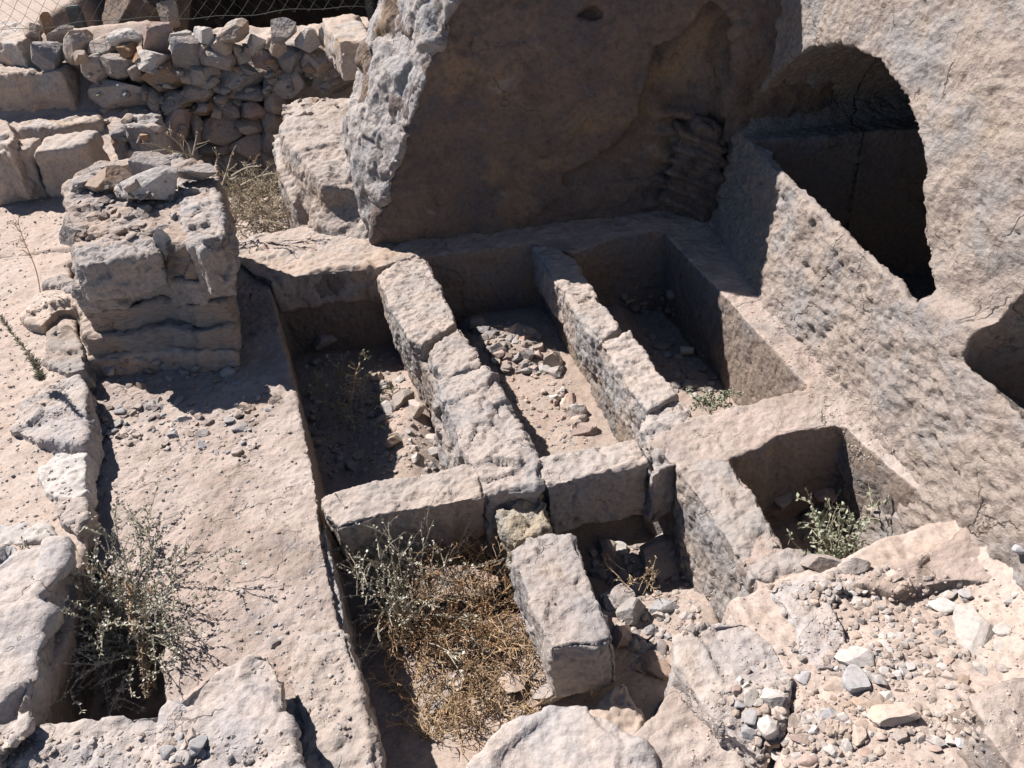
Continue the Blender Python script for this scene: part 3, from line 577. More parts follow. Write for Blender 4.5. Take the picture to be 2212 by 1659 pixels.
for k, (x0, y0, x1, y1, m, lab, lv) in enumerate(topst):
    if y1 < y0: y0, y1 = y1, y0
    cx, cy = (x0 + x1) / 2 * zo, (y0 + y1) / 2 * zo
    z = 1.02 + .07 * lv; P = U(cx, cy, z)
    P = UY(cx, cy, min(max(P[1], 9.25), 10.0)); D = (P - CC) @ fw; wx, hz = (x1 - x0) * zo / F * D * 1.08, (y1 - y0) * zo / F * D * 1.12
    rock(300 + k, P, (wx, max(wx, hz) * .9, hz), (rnd.uniform(-.3, .2), rnd.uniform(-.35, .35), rnd.uniform(-.3, .3)), KM[m], 'stone', 4,
         label=lab or 'small filler stone between the bigger stones on the wall top', group='loose stones on top of the dry stone wall', planes=12, cut=(.5, .95), boxy=.6)
b = rock(390, UY(760, 92, 9.9), (.62, 1.0, .55), (-.1, 0, .12), 'tan', 'stone_block', 4, label='long squared beam stone at the right end of the wall by the fence post', cat='stone block', planes=3, cut=(.7, .9))
bpy.data.objects.remove(b)
def boxstone(x0, y0, x1, y1, zt, zb, depth, mat, label, seed, name='stone_block', skew=0., **k):
    """block given by the picture position of its top front edge"""
    a, b_ = U(x0, y0, zt), U(x1, y1, zt); d = np.array([skew, depth, 0])
    kw = dict(big=.03, mid=.012, fine=.006, chunk=.02, cs=4, seed=seed); kw.update(k)
    return tag(solid(name, [prism([a, b_, b_ + d, a + d], zb, .03)], mat, .02, 4, **kw), label, 'stone block')
boxstone(728, 88, 806, 82, 1.22, .88, .9, 'tan', 'long squared beam stone at the right end of the wall by the fence post', 141, skew=-.25)
boxstone(-60, 82, 38, 92, 1.15, .5, .7, 'tan', 'squared block at the top-left corner behind the long step stone', 142)
boxstone(-60, 164, 132, 152, .90, .2, .4, 'tan', 'long dark-faced step stone, upper left beside the dry stone wall', 143, chunk=.03)
boxstone(30, 270, 200, 258, .52, .1, .35, 'tan', 'low rounded stone lying in shade below the long step stone', 144, sm=1, big=.05) if False else emb([(32, 265), (120, 238), (210, 236), (215, 262), (120, 275), (40, 280)], .48, .15, 'tan', 'low rounded stone lying in shade below the long step stone', 144, vox=.02)
boxstone(-60, 345, 60, 322, .62, .05, .35, 'tan', 'squared kerb block at the left border, lit on top', 145)
boxstone(66, 330, 186, 312, .60, .05, .35, 'tan', 'squared kerb block left of the pier with a cracked joint to its neighbour', 146)
boxstone(262, 268, 330, 272, .62, -.2, .35, 'greyrock', 'upright grey block at the foot of the dry stone wall behind the pier', 147)
boxstone(234, 290, 262, 285, .55, .0, .3, 'greyrock', 'narrow grey stone left of the upright grey block', 148)
emb([(-30, 300), (-30, 255), (18, 262), (32, 295), (20, 312)], .72, .2, 'tan', 'grey-brown stone at the left border above the kerb block', 149, vox=.02)
# stones on the pier
def zt(k): return 9999
rock(452, U(316, 404, .93), (.46, .30, .27), (.25, .1, -.1), 'pale', 'stone', 5, 'large white angular stone lying on top of the pier', cat='stone', planes=9, cut=(.35, .75), boxy=1)
rock(402, U(228, 392, .92), (.33, .26, .17), (0, -.1, .2), 'brown', 'stone', 4, 'brown angular stone on the pier, left of the white one')
rock(403, U(322, 366, .92), (.27, .26, .2), (.2, .3, .5), 'greyrock', 'stone', 4, 'grey stone on the pier just behind the white one')
rock(404, U(352, 535, .80), (.13, .08, .26), (.1, .35, .3), 'pale', 'stone', 4, 'thin white upright shard wedged in the front edge of the pier')
rock(405, U(270, 358, .9), (.3, .22, .12), (0, 0, .3), 'tan', 'stone', 4, 'low tan stone at the back of the pier top')
rock(406, U(425, 372, .93), (.3, .2, .12), (0, 0, .1), 'greyrock', 'stone', 4, 'grey flat stone at the back right corner of the pier top')
rock(407, U(180, 400, .88), (.22, .2, .12), (0, 0, .3), 'greyrock', 'stone', 4, 'grey-white stone at the back left corner of the pier top')
rock(408, U(160, 505, .84), (.2, .2, .16), (0, 0, .3), 'greyrock', 'stone', 4, 'dark grey stone at the left front corner of the pier top')
pl = rock(409, U(229, 362, .93), (.09, .03, .03), (0, 0, .1), 'blue', 'stone', 3, 'tiny blue-grey chip at the back of the pier top')
# ---- bottom-right rubble slope
dgc = bpy.context.evaluated_depsgraph_get()
def drop(x, y, z0=.15):
    """where the sight line meets what has been built"""
    d = Vector(fw * F + RR * (x - W / 2) - UU * (y - HH / 2)).normalized()
    hit, loc, n, i, ob, m = sc.ray_cast(dgc, Vector(CC), d)
    return np.array(loc) if hit else U(x, y, z0)
bpy.context.view_layer.update(); dgc = bpy.context.evaluated_depsgraph_get()
RB = [(1810,725,2030,1010,'w','big pale angular slab, largest loose stone of the right rubble slope',.35),(2030,805,2150,890,'w','pale flat stone right of the big pale slab',.3),(2030,910,2095,985,'w','small pale stone at the right foot of the big pale slab',.3),
 (1920,1035,1980,1120,'w','small white stone just below the big pale slab',.6),(1105,950,1320,1090,'w','white lumpy stone in the middle of the right rubble slope',.6),(1140,1065,1285,1225,'u','whitish pointed stone leaning below the white lumpy one',.6),
 (1035,1145,1190,1230,'t','brown-beige stone half buried left of the pointed whitish one',.5),(865,1095,965,1165,'u','blue-grey flat chip left of the middle of the rubble slope',.3),
 (655,1180,800,1310,'w','bright white triangular stone at the left of the rubble heap',.6),(560,1205,655,1305,'w','cream stone touching the bright triangular one',.6),(495,1165,555,1235,'p','pinkish small stone at the upper left tip of the rubble heap',.6),
 (520,1120,560,1195,'w','thin white shard standing above the pinkish small stone',1),(555,1330,650,1420,'u','grey-white stone above the blue one',.6),(650,1355,790,1495,'w','white round-edged stone with blue shadow side in the rubble heap',.7),
 (548,1410,632,1497,'u','blue-tinted stone at the left rim of the rubble heap',.6),(510,1260,580,1310,'u','small blue-grey stone under the cream one',.5),(990,1310,1125,1390,'u','flat grey trapezoid stone in the rubble heap',.3),
 (838,1460,992,1535,'p','pinkish-brown oval cobble in the rubble heap',.6),(810,1360,900,1450,'t','tan round stone above the oval cobble',.7),(900,1350,980,1410,'w','',.5),(698,1540,835,1622,'w','white loaf-shaped stone near the bottom edge',.5),
 (840,1570,910,1620,'w','',.5),(880,1580,992,1665,'p','pink-white round cobble cut by the bottom edge',.7),(1035,1510,1135,1605,'w','cream rough stone near the bottom edge',.5),(1140,1490,1210,1575,'w','',.6),(1210,1375,1300,1450,'t','hollowed cream pebble with a dimple',.6),
 (1110,1400,1195,1470,'t','',.6),(1195,1410,1280,1540,'t','upright tan stone below the dimpled pebble',.7),(1045,1425,1110,1480,'t','',.6),(1290,1240,1388,1322,'t','tan angular stone above the long brown slab',.5),(1195,1255,1290,1335,'t','',.5),
 (1370,1210,1440,1280,'w','pale stone at the upper end of the long brown slab',.5),(1300,1262,1585,1440,'t','long brownish slab stone tilted with a shaded side, right of the heap',.5),(1310,1110,1400,1180,'w','',.6),(1480,1070,1540,1130,'w','',.6),
 (1430,1085,1490,1130,'w','',.6),(1360,1070,1430,1130,'w','',.6),(1715,1085,1835,1160,'t','cream stone with a brown neighbour, right part of the slope',.6),(1725,1160,1825,1200,'w','white flat bar-shaped stone under the cream one',.5),
 (1822,1115,1890,1180,'r','brown small stone beside the white bar-shaped one',.5),(1700,1035,1760,1100,'w','',.6),(1720,1000,1800,1055,'p','',.4),(1640,1470,1740,1535,'w','white chip propped on a red stone',.4),(1650,1525,1722,1570,'p','small reddish stone under the white chip',.5),
 (1750,1465,1830,1530,'w','',.4),(1810,1480,1875,1545,'u','grey round pebble right of the white chip',.5),(1425,865,1510,940,'w','',.4),(1350,905,1410,960,'w','',.6),(1450,970,1500,1020,'t','',.6),(1500,960,1545,1000,'p','',.6),
 (1825,615,1898,682,'u','grey cube-like stone upper right of the slope',.8),(1705,605,1830,670,'t','tan flat stone left of the grey cube-like one',.4),(2085,655,2170,710,'w','pale stone near the right border of the slope',.5),(940,565,980,615,'w','',1),
 (1160,605,1245,655,'w','pale stone on the grey slab rock by the pit',.5),(1250,605,1295,650,'w','',.7),(1175,655,1255,710,'w','',.5),(1320,640,1370,690,'w','',.6),(1385,495,1490,575,'t','tan dusty stone on the lip of the front-right pit',.4),
 (1100,580,1145,620,'w','',.6),(2135,340,2230,410,'u','blue-grey stone at the right border of the slope',.6),(2130,625,2190,660,'w','',.6),(1395,770,1450,810,'t','',.5),(1555,900,1610,935,'t','',.5),(880,640,930,680,'t','',.6),
 (1660,655,1800,760,'w','pale flat shard half sunk above the big pale slab',.15),(1510,1040,1570,1090,'w','',.5),(1090,1060,1130,1100,'w','',.7),(1000,1040,1090,1090,'b','',.5),(800,1030,835,1075,'p','',.6),(750,965,800,1000,'t','',.6),
 (1440,1440,1520,1500,'t','',.5),(1540,1290,1610,1360,'t','',.5),(1340,1450,1400,1500,'p','',.6),(1240,1530,1330,1590,'p','pinkish slab-like stone near the bottom edge',.4),(1330,1540,1390,1590,'t','',.6),(1000,1385,1060,1460,'t','',.6),
 (940,1410,1000,1460,'w','',.6),(770,1340,810,1380,'w','',.6),(730,1300,790,1340,'u','',.5),(840,1290,880,1325,'u','',.5),(470,1240,510,1290,'t','',.6),(780,1480,830,1520,'r','',.6),(690,1490,770,1540,'r','brown stone under the white round-edged one',.5),
 (1630,1090,1690,1130,'t','',.5),(1590,1170,1640,1210,'t','',.5),(1880,1480,1950,1530,'t','',.4),(660,1580,720,1635,'t','',.5)]
used_rb = []
for k, (x0, y0, x1, y1, m, lab, hh) in enumerate(RB):
    cx, cy = 1399 + (x0 + x1) / 2 * zo, 1049 + (y0 + y1) / 2 * zo; P = drop(cx, cy); D = (P - CC) @ fw
    wx = (x1 - x0) * zo / F * D * 1.06; dy = (y1 - y0) * zo / F * D * 1.02
    hz = min(wx, dy) * max(.35, hh) * .9; dyw = max(dy * .9, (dy - hz * .45) / .72)
    rock(500 + k, P + np.array([0, 0, hz * .2]), (wx, dyw, hz), (rnd.uniform(-.15, .15), rnd.uniform(-.15, .15), rnd.uniform(-.3, .3)), KM[m], 'stone', 4 if wx > .09 else 3,
         label=lab or 'small pale stone lying among the gravel of the right slope', group='loose stones on the right rubble slope', planes=12, cut=(.45, .9), rough=.012)
# ---- stones in the pits and on the ledge
def scatter(n, fx, size, mats, label, group, seed, asp=(.4, .8), sub=3, protos=8):
    r = random.Random(seed); pro = []
    for k in range(protos):
        V, Fc = rockverts(seed * 17 + k, sub, planes=11, cut=(.4, .85)); me = raw('stone', V * .5, Fc); shade(me, False); pro.append(me)
    for k in range(n):
        x, y = fx(r); P = drop(x, y, -.6); s = size[0] + (size[1] - size[0]) * r.random() ** 2.2
        me = pro[k % protos]; mt = r.choice(mats); key = me.name + mt
        m2 = MESHV.get(key)
        if m2 is None:
            m2 = me.copy(); m2.materials.clear(); m2.materials.append(MAT[mt]); MESHV[key] = m2
        o = bpy.data.objects.new('stone', m2); col.objects.link(o); h = s * r.uniform(*asp)
        o.location = P + np.array([0, 0, h * .22]); o.scale = (s, s * r.uniform(.6, 1), h); o.rotation_euler = (r.uniform(-.25, .25), r.uniform(-.25, .25), r.uniform(0, 6.28))
        tag(o, label, 'stone', group)
MESHV = {}
box = lambda x0, y0, x1, y1: (lambda r: (r.uniform(x0, x1), r.uniform(y0, y1)))
def quad(a, b, c, d):
    def f(r):
        u, v = r.random(), r.random(); return tuple((1 - u) * (1 - v) * a[i] + u * (1 - v) * b[i] + u * v * c[i] + (1 - u) * v * d[i] for i in (0, 1))
    return f
scatter(20, quad((800, 800), (865, 820), (960, 1000), (850, 1020)), (.05, .17), ['tan', 'pale', 'greyrock', 'tan'], 'sunlit rubble stone on the floor of the left back pit', 'rubble in the left back pit', 21)
scatter(14, quad((640, 770), (830, 760), (850, 900), (690, 1010)), (.06, .18), ['tan', 'greyrock', 'pink'], 'shaded rubble stone on the floor of the left back pit', 'rubble in the left back pit', 22)
scatter(26, quad((1005, 705), (1140, 690), (1215, 810), (1080, 790)), (.06, .20), ['greyrock', 'tan', 'pink', 'tan'], 'shaded rubble stone heaped at the far end of the second pit', 'rubble in the second pit', 23)
scatter(10, quad((1165, 840), (1210, 835), (1290, 935), (1225, 945)), (.05, .17), ['tan', 'pale', 'pink', 'tan'], 'sunlit stone at the near right corner of the second pit floor', 'rubble in the second pit', 24)
scatter(22, quad((1330, 650), (1440, 640), (1550, 850), (1460, 850)), (.05, .17), ['greyrock', 'tan', 'greyrock'], 'shaded flat stone on the floor of the third pit', 'rubble in the third pit', 25, (.2, .5))
scatter(32, quad((1270, 1180), (1400, 1170), (1450, 1380), (1335, 1360)), (.05, .15), ['tan', 'pale', 'tan', 'greyrock'], 'rubble stone on the floor of the front middle pit', 'rubble in the front middle pit', 26)
scatter(10, quad((1345, 1370), (1440, 1370), (1430, 1480), (1400, 1480)), (.06, .2), ['tan', 'brown', 'pink', 'tan'], 'rubble stone sliding into the hole at the bottom centre', 'rubble in the front middle pit', 27)
scatter(6, quad((1650, 1060), (1790, 1050), (1800, 1220), (1760, 1220)), (.06, .18), ['tan', 'pink'], 'stone on the dark floor of the front-right pit', 'rubble in the front-right pit', 28)
scatter(8, quad((850, 1330), (1100, 1300), (1160, 1560), (900, 1600)), (.05, .16), ['tan', 'pale', 'tan'], 'stone among dry stalks on the front left pit floor', 'rubble in the front left pit', 29)
rock(610, drop(870, 868), (.2, .16, .15), (0, 0, .5), 'tan', 'stone', 4, 'tan block-shaped stone standing at the lit foot of the left partition wall')
rock(611, drop(1250, 895) + np.array([0, 0, .03]), (.16, .13, .11), (0, 0, .3), 'pale', 'stone', 4, 'pale squared stone on the lit floor of the second pit')
rock(612, drop(1262, 932), (.19, .11, .09), (0, 0, .1), 'pink', 'stone', 4, 'reddish oval stone nearest the cross block in the second pit')
rock(613, drop(1365, 1328) + np.array([0, 0, .04]), (.17, .15, .14), (0, 0, .3), 'greyrock', 'stone', 4, 'grey rounded cobble on the rubble right of the free-standing block')
rock(614, drop(1327, 1298) + np.array([0, 0, .03]), (.16, .13, .10), (0, 0, -.3), 'pale', 'stone', 4, 'dusty pale stone just above the grey cobble')
rock(615, drop(1440, 1210) + np.array([0, 0, .05]), (.30, .30, .07), (.25, .05, .1), 'tan', 'stone_slab', 4, 'flat tan slab leaning in the shade of the front middle pit', cat='stone slab', planes=5, cut=(.6, .9))
rock(616, drop(700, 735), (.2, .18, .13), (0, 0, .3), 'pink', 'stone', 4, 'reddish stone in the dark far end of the left back pit')
rock(617, drop(1435, 1318), (.16, .12, .1), (0, 0, .8), 'blue', 'stone', 4, 'light grey stone under the chiselled flank of the front middle pit')
rock(618, drop(1185, 1505) + np.array([0, 0, .03]), (.17, .09, .07), (0, 0, .2), 'greyrock', 'stone', 4, 'grey brick-shaped stone at the bottom end of the front left pit')
rock(619, drop(595, 1330 + 60) + np.array([0, 0, 0]), (.05, .05, .04), (0, 0, .2), 'tan', 'stone', 3, 'lone pebble on the ledge above the peaked rock')
rock(620, drop(398, 905), (.11, .07, .05), (0, 0, -.1), 'pale', 'stone', 4, 'white oblong stone on the ledge in front of the pier shadow')
rock(621, drop(1760, 1120), (.2, .15, .2), (0, 0, .3), 'pink', 'stone', 4, 'upright reddish stone in the dark front-right pit')
rock(622, drop(1840, 1225), (.16, .1, .1), (0, 0, .3), 'tan', 'stone', 4, 'tan stone under the green bush at the pit lip')
rock(623, drop(1778, 1222), (.2, .12, .12), (0, 0, .2), 'tan', 'stone', 4, 'tan flat stone left under the green bush')
# plaster-white chips on the bottom-left rock
# ---- gravel: past counting
def gravel(name, n, fx, size, mats, seed, sub=1):
    r = random.Random(seed); R = np.random.RandomState(seed)
    for q, mt in enumerate(mats):
        pass
    AV, AF = [], []; off = 0; base = [rockverts(seed + 50 + k, sub, planes=8, cut=(.5, .9), rough=0) for k in range(10)]; mi = []
    for k in range(n):
        x, y = fx(r); P = drop(x, y)
        s = size[0] + (size[1] - size[0]) * r.random() ** 3; V, Fc = base[k % 10]
        a = r.uniform(0, 6.28); ca, sa = math.cos(a), math.sin(a)
        V = V * (s / 2, s / 2 * r.uniform(.6, 1), s / 2 * r.uniform(.4, .75)); V = np.stack([V[:, 0] * ca - V[:, 1] * sa, V[:, 0] * sa + V[:, 1] * ca, V[:, 2] + V[:, 0] * r.uniform(-.3, .3)], 1) + P
        AV.append(V); AF += [tuple(i + off for i in f) for f in Fc]; off += len(V); mi += [r.randrange(len(mats))] * len(Fc)
    me = raw(name, np.concatenate(AV), AF); shade(me, False); o = link(name, me, MAT[mats[0]])
    for m in mats[1:]: me.materials.append(MAT[m])
    me.polygons.foreach_set('material_index', mi); return tag(o, kind='stuff')
g6 = gravel('gravel', 230, lambda r: quad((200, 850), (600, 880), (560, 1010), (240, 960))(r) if r.random() < .65 else quad((210, 770), (510, 780), (620, 870), (260, 830))(r), (.02, .10), ['tan', 'pale', 'blue', 'bedrock'], 15, 3)
g7 = gravel('rubble_crust', 90, quad((165, 400), (375, 380), (385, 515), (175, 520)), (.03, .13), ['tan', 'greyrock', 'bedrock', 'pier'], 16, 3); g7.parent = pier; g7.location -= pier.location
g8 = gravel('gravel', 60, quad((355, 1600), (440, 1580), (430, 1650), (360, 1650)), (.02, .07), ['pale', 'tan', 'blue'], 17, 3)
CL = [(1650, 1530, 55, 60, 1), (1790, 1570, 100, 60, 1.), (1890, 1420, 100, 70, 1.), (1790, 1270, 80, 28, .7), (2000, 1560, 90, 60, .6), (1940, 1330, 120, 60, .35), (1930, 1240, 60, 20, .5), (2100, 1350, 60, 60, .25)]
g9 = gravel('rubble', 330, lambda r: r.choice([quad((640, 770), (830, 760), (870, 1000), (690, 1010)), quad((1005, 705), (1140, 690), (1215, 820), (1080, 800)), quad((1330, 640), (1450, 630), (1570, 860), (1470, 860))])(r), (.03, .12), ['tan', 'pale', 'tan', 'pink', 'greyrock'], 25, 3)
g10 = gravel('packing_chips', 170, quad((190, 150), (760, 110), (740, 230), (250, 340)), (.04, .15), ['tan', 'tan', 'brown', 'greyrock'], 27, 3); g10.parent = dsw; g10.location -= dsw.location
def slope(r):
    k = r.choices(range(len(CL)), [c[4] * c[2] * c[3] for c in CL])[0]; c = CL[k]
    while True:
        x, y = r.gauss(c[0], c[2] * .7), r.gauss(c[1], c[3] * .7)
        if 1480 < x < 2230 and 1225 < y < 1690: return x, y
g1 = gravel('gravel', 1600, slope, (.010, .05), ['tan', 'pale', 'tan', 'greyrock', 'bedrock', 'tan', 'soil'], 5, 2)
g2 = gravel('gravel', 1600, quad((195, 830), (640, 860), (800, 1650), (230, 1200)), (.006, .028), ['tan', 'pale', 'bedrock'], 6)
g3 = gravel('gravel', 1500, lambda r: quad((640, 760), (860, 760), (960, 1010), (700, 1040))(r) if r.random() < .4 else (quad((1010, 700), (1180, 700), (1290, 950), (1170, 980))(r) if r.random() < .45 else quad((1290, 1180), (1450, 1180), (1520, 1330), (1380, 1480))(r)), (.01, .06), ['tan', 'tan', 'pink', 'greyrock'], 7)
g4 = gravel('gravel', 1500, lambda r: quad((-10, 420), (130, 410), (180, 1150), (-10, 1150))(r) if r.random() < .7 else box(-5, 1580, 620, 1659)(r), (.006, .03), ['tan', 'pale'], 8)
g5 = gravel('gravel', 2600, lambda r: box(1480, 1250, 2212, 1659)(r) if r.random() < .5 else quad((1600, 660), (1700, 660), (1950, 980), (1850, 1000))(r), (.005, .016), ['tan', 'soil', 'tan', 'bedrock'], 9)
# ================================================================== PLANTS
class Plant:
    def __init__(s): s.V = {}; s.F = {}
    def tube(s, key, pts, r0_, r1):
        V = s.V.setdefault(key, []); Fc = s.F.setdefault(key, []); n = len(pts); o = len(V)
        for i, p in enumerate(pts):
            t = (pts[min(i + 1, n - 1)] - pts[max(i - 1, 0)]); t = t / (np.linalg.norm(t) + 1e-9)
            a = np.cross(t, (0, 0, 1.)) if abs(t[2]) < .95 else np.cross(t, (1., 0, 0)); a /= np.linalg.norm(a); b_ = np.cross(t, a); rr = r0_ + (r1 - r0_) * i / (n - 1)
            for k in range(4): q = k * math.pi / 2; V.append(p + rr * (a * math.cos(q) + b_ * math.sin(q)))
        for i in range(n - 1):
            for k in range(4): Fc.append((o + i * 4 + k, o + i * 4 + (k + 1) % 4, o + i * 4 + 4 + (k + 1) % 4, o + i * 4 + 4 + k))
    def leaf(s, key, p, d, n, L, w_):
        V = s.V.setdefault(key, []); Fc = s.F.setdefault(key, []); o = len(V); d = d / (np.linalg.norm(d) + 1e-9); sd_ = np.cross(d, n); sd_ = sd_ / (np.linalg.norm(sd_) + 1e-9); up = np.cross(sd_, d)
        V += [p, p + d * L * .5 + sd_ * w_ - up * L * .08, p + d * L, p + d * L * .5 - sd_ * w_ - up * L * .08, p + d * L * .5 + up * L * .06]
        Fc += [(o, o + 1, o + 4), (o + 1, o + 2, o + 4), (o + 2, o + 3, o + 4), (o + 3, o, o + 4)]
    def build(s, name, label, cat, mats, group=None):
        allV = np.concatenate([np.array(v) for v in s.V.values()]); base_ = Vector((*allV[:, :2].mean(0), allV[:, 2].min()))
        e = tag(empty(name, base_), label, cat, group); bpy.context.view_layer.update()
        for k in s.V:
            me = raw(k, s.V[k], s.F[k]); me.materials.append(PM[mats[k]]); o = bpy.data.objects.new(k.split('#')[0], me); col.objects.link(o)
            me.transform(Matrix.Translation(-base_)); o.parent = e
        return e
def path(r, p, d, L, n, wob, droop):
    pts = [p.copy()]; d = d / np.linalg.norm(d)
    for i in range(n):
        d = d + r.normal(size=3) * wob + np.array([0, 0, -droop]); d /= np.linalg.norm(d); p = p + d * L / n; pts.append(p.copy())
    return pts
def shrub(name, label, seed, bases, nst, L, up, spread, lean, mats, leafL, leafW, dens, droop=.05, wob=.16, sub=3, thick=.004, lkeys=('leaves',), cat='shrub', bare=.15, curl=.5):
    r = np.random.RandomState(seed); P = Plant()
    for k in range(nst):
        b_ = bases(r); d = np.array([lean[0], lean[1], 0]) + np.array([*(r.normal(size=2) * spread), up * r.uniform(.5, 1.2)])
        l = L * r.uniform(.5, 1.1); pts = path(r, b_, d, l, 8, wob, droop); P.tube('stems', pts, thick, thick * .35)
        tw = [pts]
        for q in range(sub):
            i = r.randint(2, 8); dd = (pts[i] - pts[i - 1]); dd = dd / np.linalg.norm(dd) + r.normal(size=3) * .55; pp = path(r, pts[i], dd, l * r.uniform(.2, .45), 5, wob, droop * .6)
            P.tube('stems', pp, thick * .7, thick * .3); tw.append(pp)
        for pp in tw:
            nl = int(dens * sum(np.linalg.norm(pp[i + 1] - pp[i]) for i in range(len(pp) - 1)))
            for q in range(nl):
                t = (bare + (1 - bare) * r.random()) * (len(pp) - 1); i = min(int(t), len(pp) - 2); c = pp[i] + (pp[i + 1] - pp[i]) * (t - i)
                key = lkeys[r.randint(len(lkeys))]; dd = (pp[i + 1] - pp[i]); dd = dd / np.linalg.norm(dd) * .5 + r.normal(size=3) * .6
                s = r.uniform(.5, 1.2); P.leaf(key, c, dd, r.normal(size=3), leafL * s, leafW * s)
    return P.build(name, label, cat, mats)
def bq(q, z, jit=.0):
    def f(r):
        class R:
            def random(s): return r.random_sample()
        x, y = quad(*q)(R()); return U(x, y, z) + np.array([0, 0, r.uniform(-jit, jit)])
    return f
# big grey shrub in the hole of the left ledge
shrub('shrub', 'large grey-green dried shrub spilling over the hole in the left ledge', 1, bq([(225, 1300), (320, 1300), (350, 1420), (260, 1420)], -.12), 100, .56, .70, .60, (.20, .08),
      {'stems': 'stem_pale', 'leaves': 'leaf_grey', 'silver_leaves': 'leaf_silver'}, .021, .006, 80, droop=.05, lkeys=('leaves', 'leaves', 'silver_leaves'), sub=4, thick=.0035)
def hang():
    r = np.random.RandomState(5); P = Plant()
    for (xa, ya, xb, yb, za) in [(195, 1230, 215, 1400, .2), (235, 1250, 220, 1440, .1), (275, 1260, 330, 1480, .1), (325, 1280, 320, 1500, .05), ]:
        a, b_ = U(xa, ya, za), U(xb, yb, -.1)
        for k in range(3):
            pts = [a + (b_ - a) * t + np.array([0, 0, .10 * math.sin(math.pi * t)]) + r.normal(size=3) * .012 for t in np.linspace(0, 1, 9)]; P.tube('stems', pts, .005, .0025)
            for q in range(150):
                t = r.random() * 7.99; i = int(t); c = pts[i] + (pts[i + 1] - pts[i]) * (t - i); P.leaf('leaves', c, r.normal(size=3) + np.array([0, 0, -.3]), r.normal(size=3), .03 * r.uniform(.5, 1), .005)
    P.build('dead_plant', 'bunch of dead brown flower stalks drooping under the grey shrub', 'dead plant', {'stems': 'stem_dry', 'leaves': 'leaf_dead'})
hang()
shrub('shrub', 'tangled dry yellowish shrub behind the pier, in the hollow below the dry stone wall', 2, bq([(500, 400), (610, 400), (640, 490), (480, 490)], -.06, .05), 170, .34, .5, .7, (0, 0),
      {'stems': 'stem_pale', 'leaves': 'leaf_straw', 'brown_leaves': 'leaf_brown'}, .022, .004, 60, lkeys=('leaves', 'leaves', 'brown_leaves'), sub=4, thick=.0055)
def sprigs(name, label, pts, seed, mats, z0, tip=.03):
    r = np.random.RandomState(seed); P = Plant()
    for (x0, y0, x1, y1, Y) in pts:
        a, b_ = UY(x0, y0, Y), UY(x1, y1, Y - .05); q = [a + (b_ - a) * t + np.array([.02, 0, .03]) * math.sin(3.1 * t) for t in np.linspace(0, 1, 7)]; P.tube('stems', q, .007, .0055)
        for k in range(5): P.leaf('leaves', q[-1 - (k > 3)], (b_ - a) + r.normal(size=3) * .2, r.normal(size=3), tip, .008)
        for k in range(3): i = r.randint(2, 6); pp = path(r, q[i], (b_ - a) / np.linalg.norm(b_ - a) + r.normal(size=3) * .5, .12, 4, .1, 0); P.tube('stems', pp, .004, .003); P.leaf('leaves', pp[-1], r.normal(size=3), r.normal(size=3), tip * .7, .006)
    P.build(name, label, 'dead plant', mats)
sprigs('dead_plant', 'bare pale forked stalks rising behind the pier against the dark wall foot', [(410, 352, 360, 290, 7.1), (415, 350, 395, 300, 7.1), (412, 350, 425, 290, 7.1), (400, 352, 313, 308, 7.1), (400, 354, 330, 345, 7.1), (430, 352, 360, 352, 7.1), (430, 352, 372, 330, 7.1)], 3, {'stems': 'stem_pale', 'leaves': 'leaf_straw'}, 0)
sprigs('dead_plant', 'bare pale stalks sticking out of the dry shrub right of the pier', [(480, 400, 500, 335, 6.9), (462, 370, 470, 337, 6.9), (500, 380, 560, 360, 6.9), (520, 400, 598, 375, 6.9), (480, 395, 545, 385, 6.9)], 3, {'stems': 'stem_pale', 'leaves': 'leaf_straw'}, 0)
# front left pit: grey bush on its left, rusty plant on its right
shrub('shrub', 'straggly grey-green shrub with round leaves on the left side of the front left pit', 4, bq([(820, 1230), (900, 1250), (900, 1380), (850, 1380)], -.46), 60, .58, .9, .4, (-.06, .0),
      {'stems': 'stem_pale', 'leaves': 'leaf_grey', 'silver_leaves': 'leaf_silver'}, .018, .007, 42, lkeys=('leaves', 'silver_leaves'), sub=4, thick=.004)
shrub('shrub', 'rusty orange-brown dried plant filling the right side of the front left pit', 6, bq([(900, 1190), (1085, 1170), (1140, 1430), (900, 1440)], -.48), 170, .36, .8, .5, (0, 0),
      {'stems': 'stem_dry', 'leaves': 'leaf_brown'}, .016, .0035, 60, sub=6, thick=.0032, cat='dead plant')
shrub('shrub', 'low tangle of straw-coloured stalks at the near end of the front left pit', 7, bq([(850, 1330), (1120, 1380), (1190, 1540), (880, 1640)], -.46), 240, .28, .4, .8, (0, 0),
      {'stems': 'stem_dry', 'leaves': 'leaf_straw', 'brown_leaves': 'leaf_brown'}, .018, .0035, 34, sub=5, thick=.0034, lkeys=('leaves', 'brown_leaves'), cat='dead plant', wob=.25)
shrub('bush', 'leafy green bush growing in the front-right pit', 8, bq([(1755, 1190), (1860, 1190), (1850, 1230), (1780, 1230)], -.42), 30, .36, .9, .42, (0, .1),
      {'stems': 'stem_pale', 'leaves': 'leaf_green'}, .034, .012, 48, sub=4, thick=.004, cat='bush')
shrub('plant', 'small green tuft at the near end of the third pit', 9, bq([(1500, 872), (1580, 862), (1580, 880), (1510, 885)], -.22), 22, .16, .7, .6, (0, 0), {'stems': 'stem_pale', 'leaves': 'leaf_green'}, .022, .007, 110, sub=3, thick=.0025, cat='plant')
shrub('plant', 'green climbing plant sprawling in the shaded left back pit', 10, bq([(660, 830), (760, 800), (820, 900), (720, 950)], -.60), 34, .34, .6, .6, (.1, .0), {'stems': 'stem_dry', 'leaves': 'leaf_green'}, .022, .009, 60, sub=3, thick=.003, cat='plant')
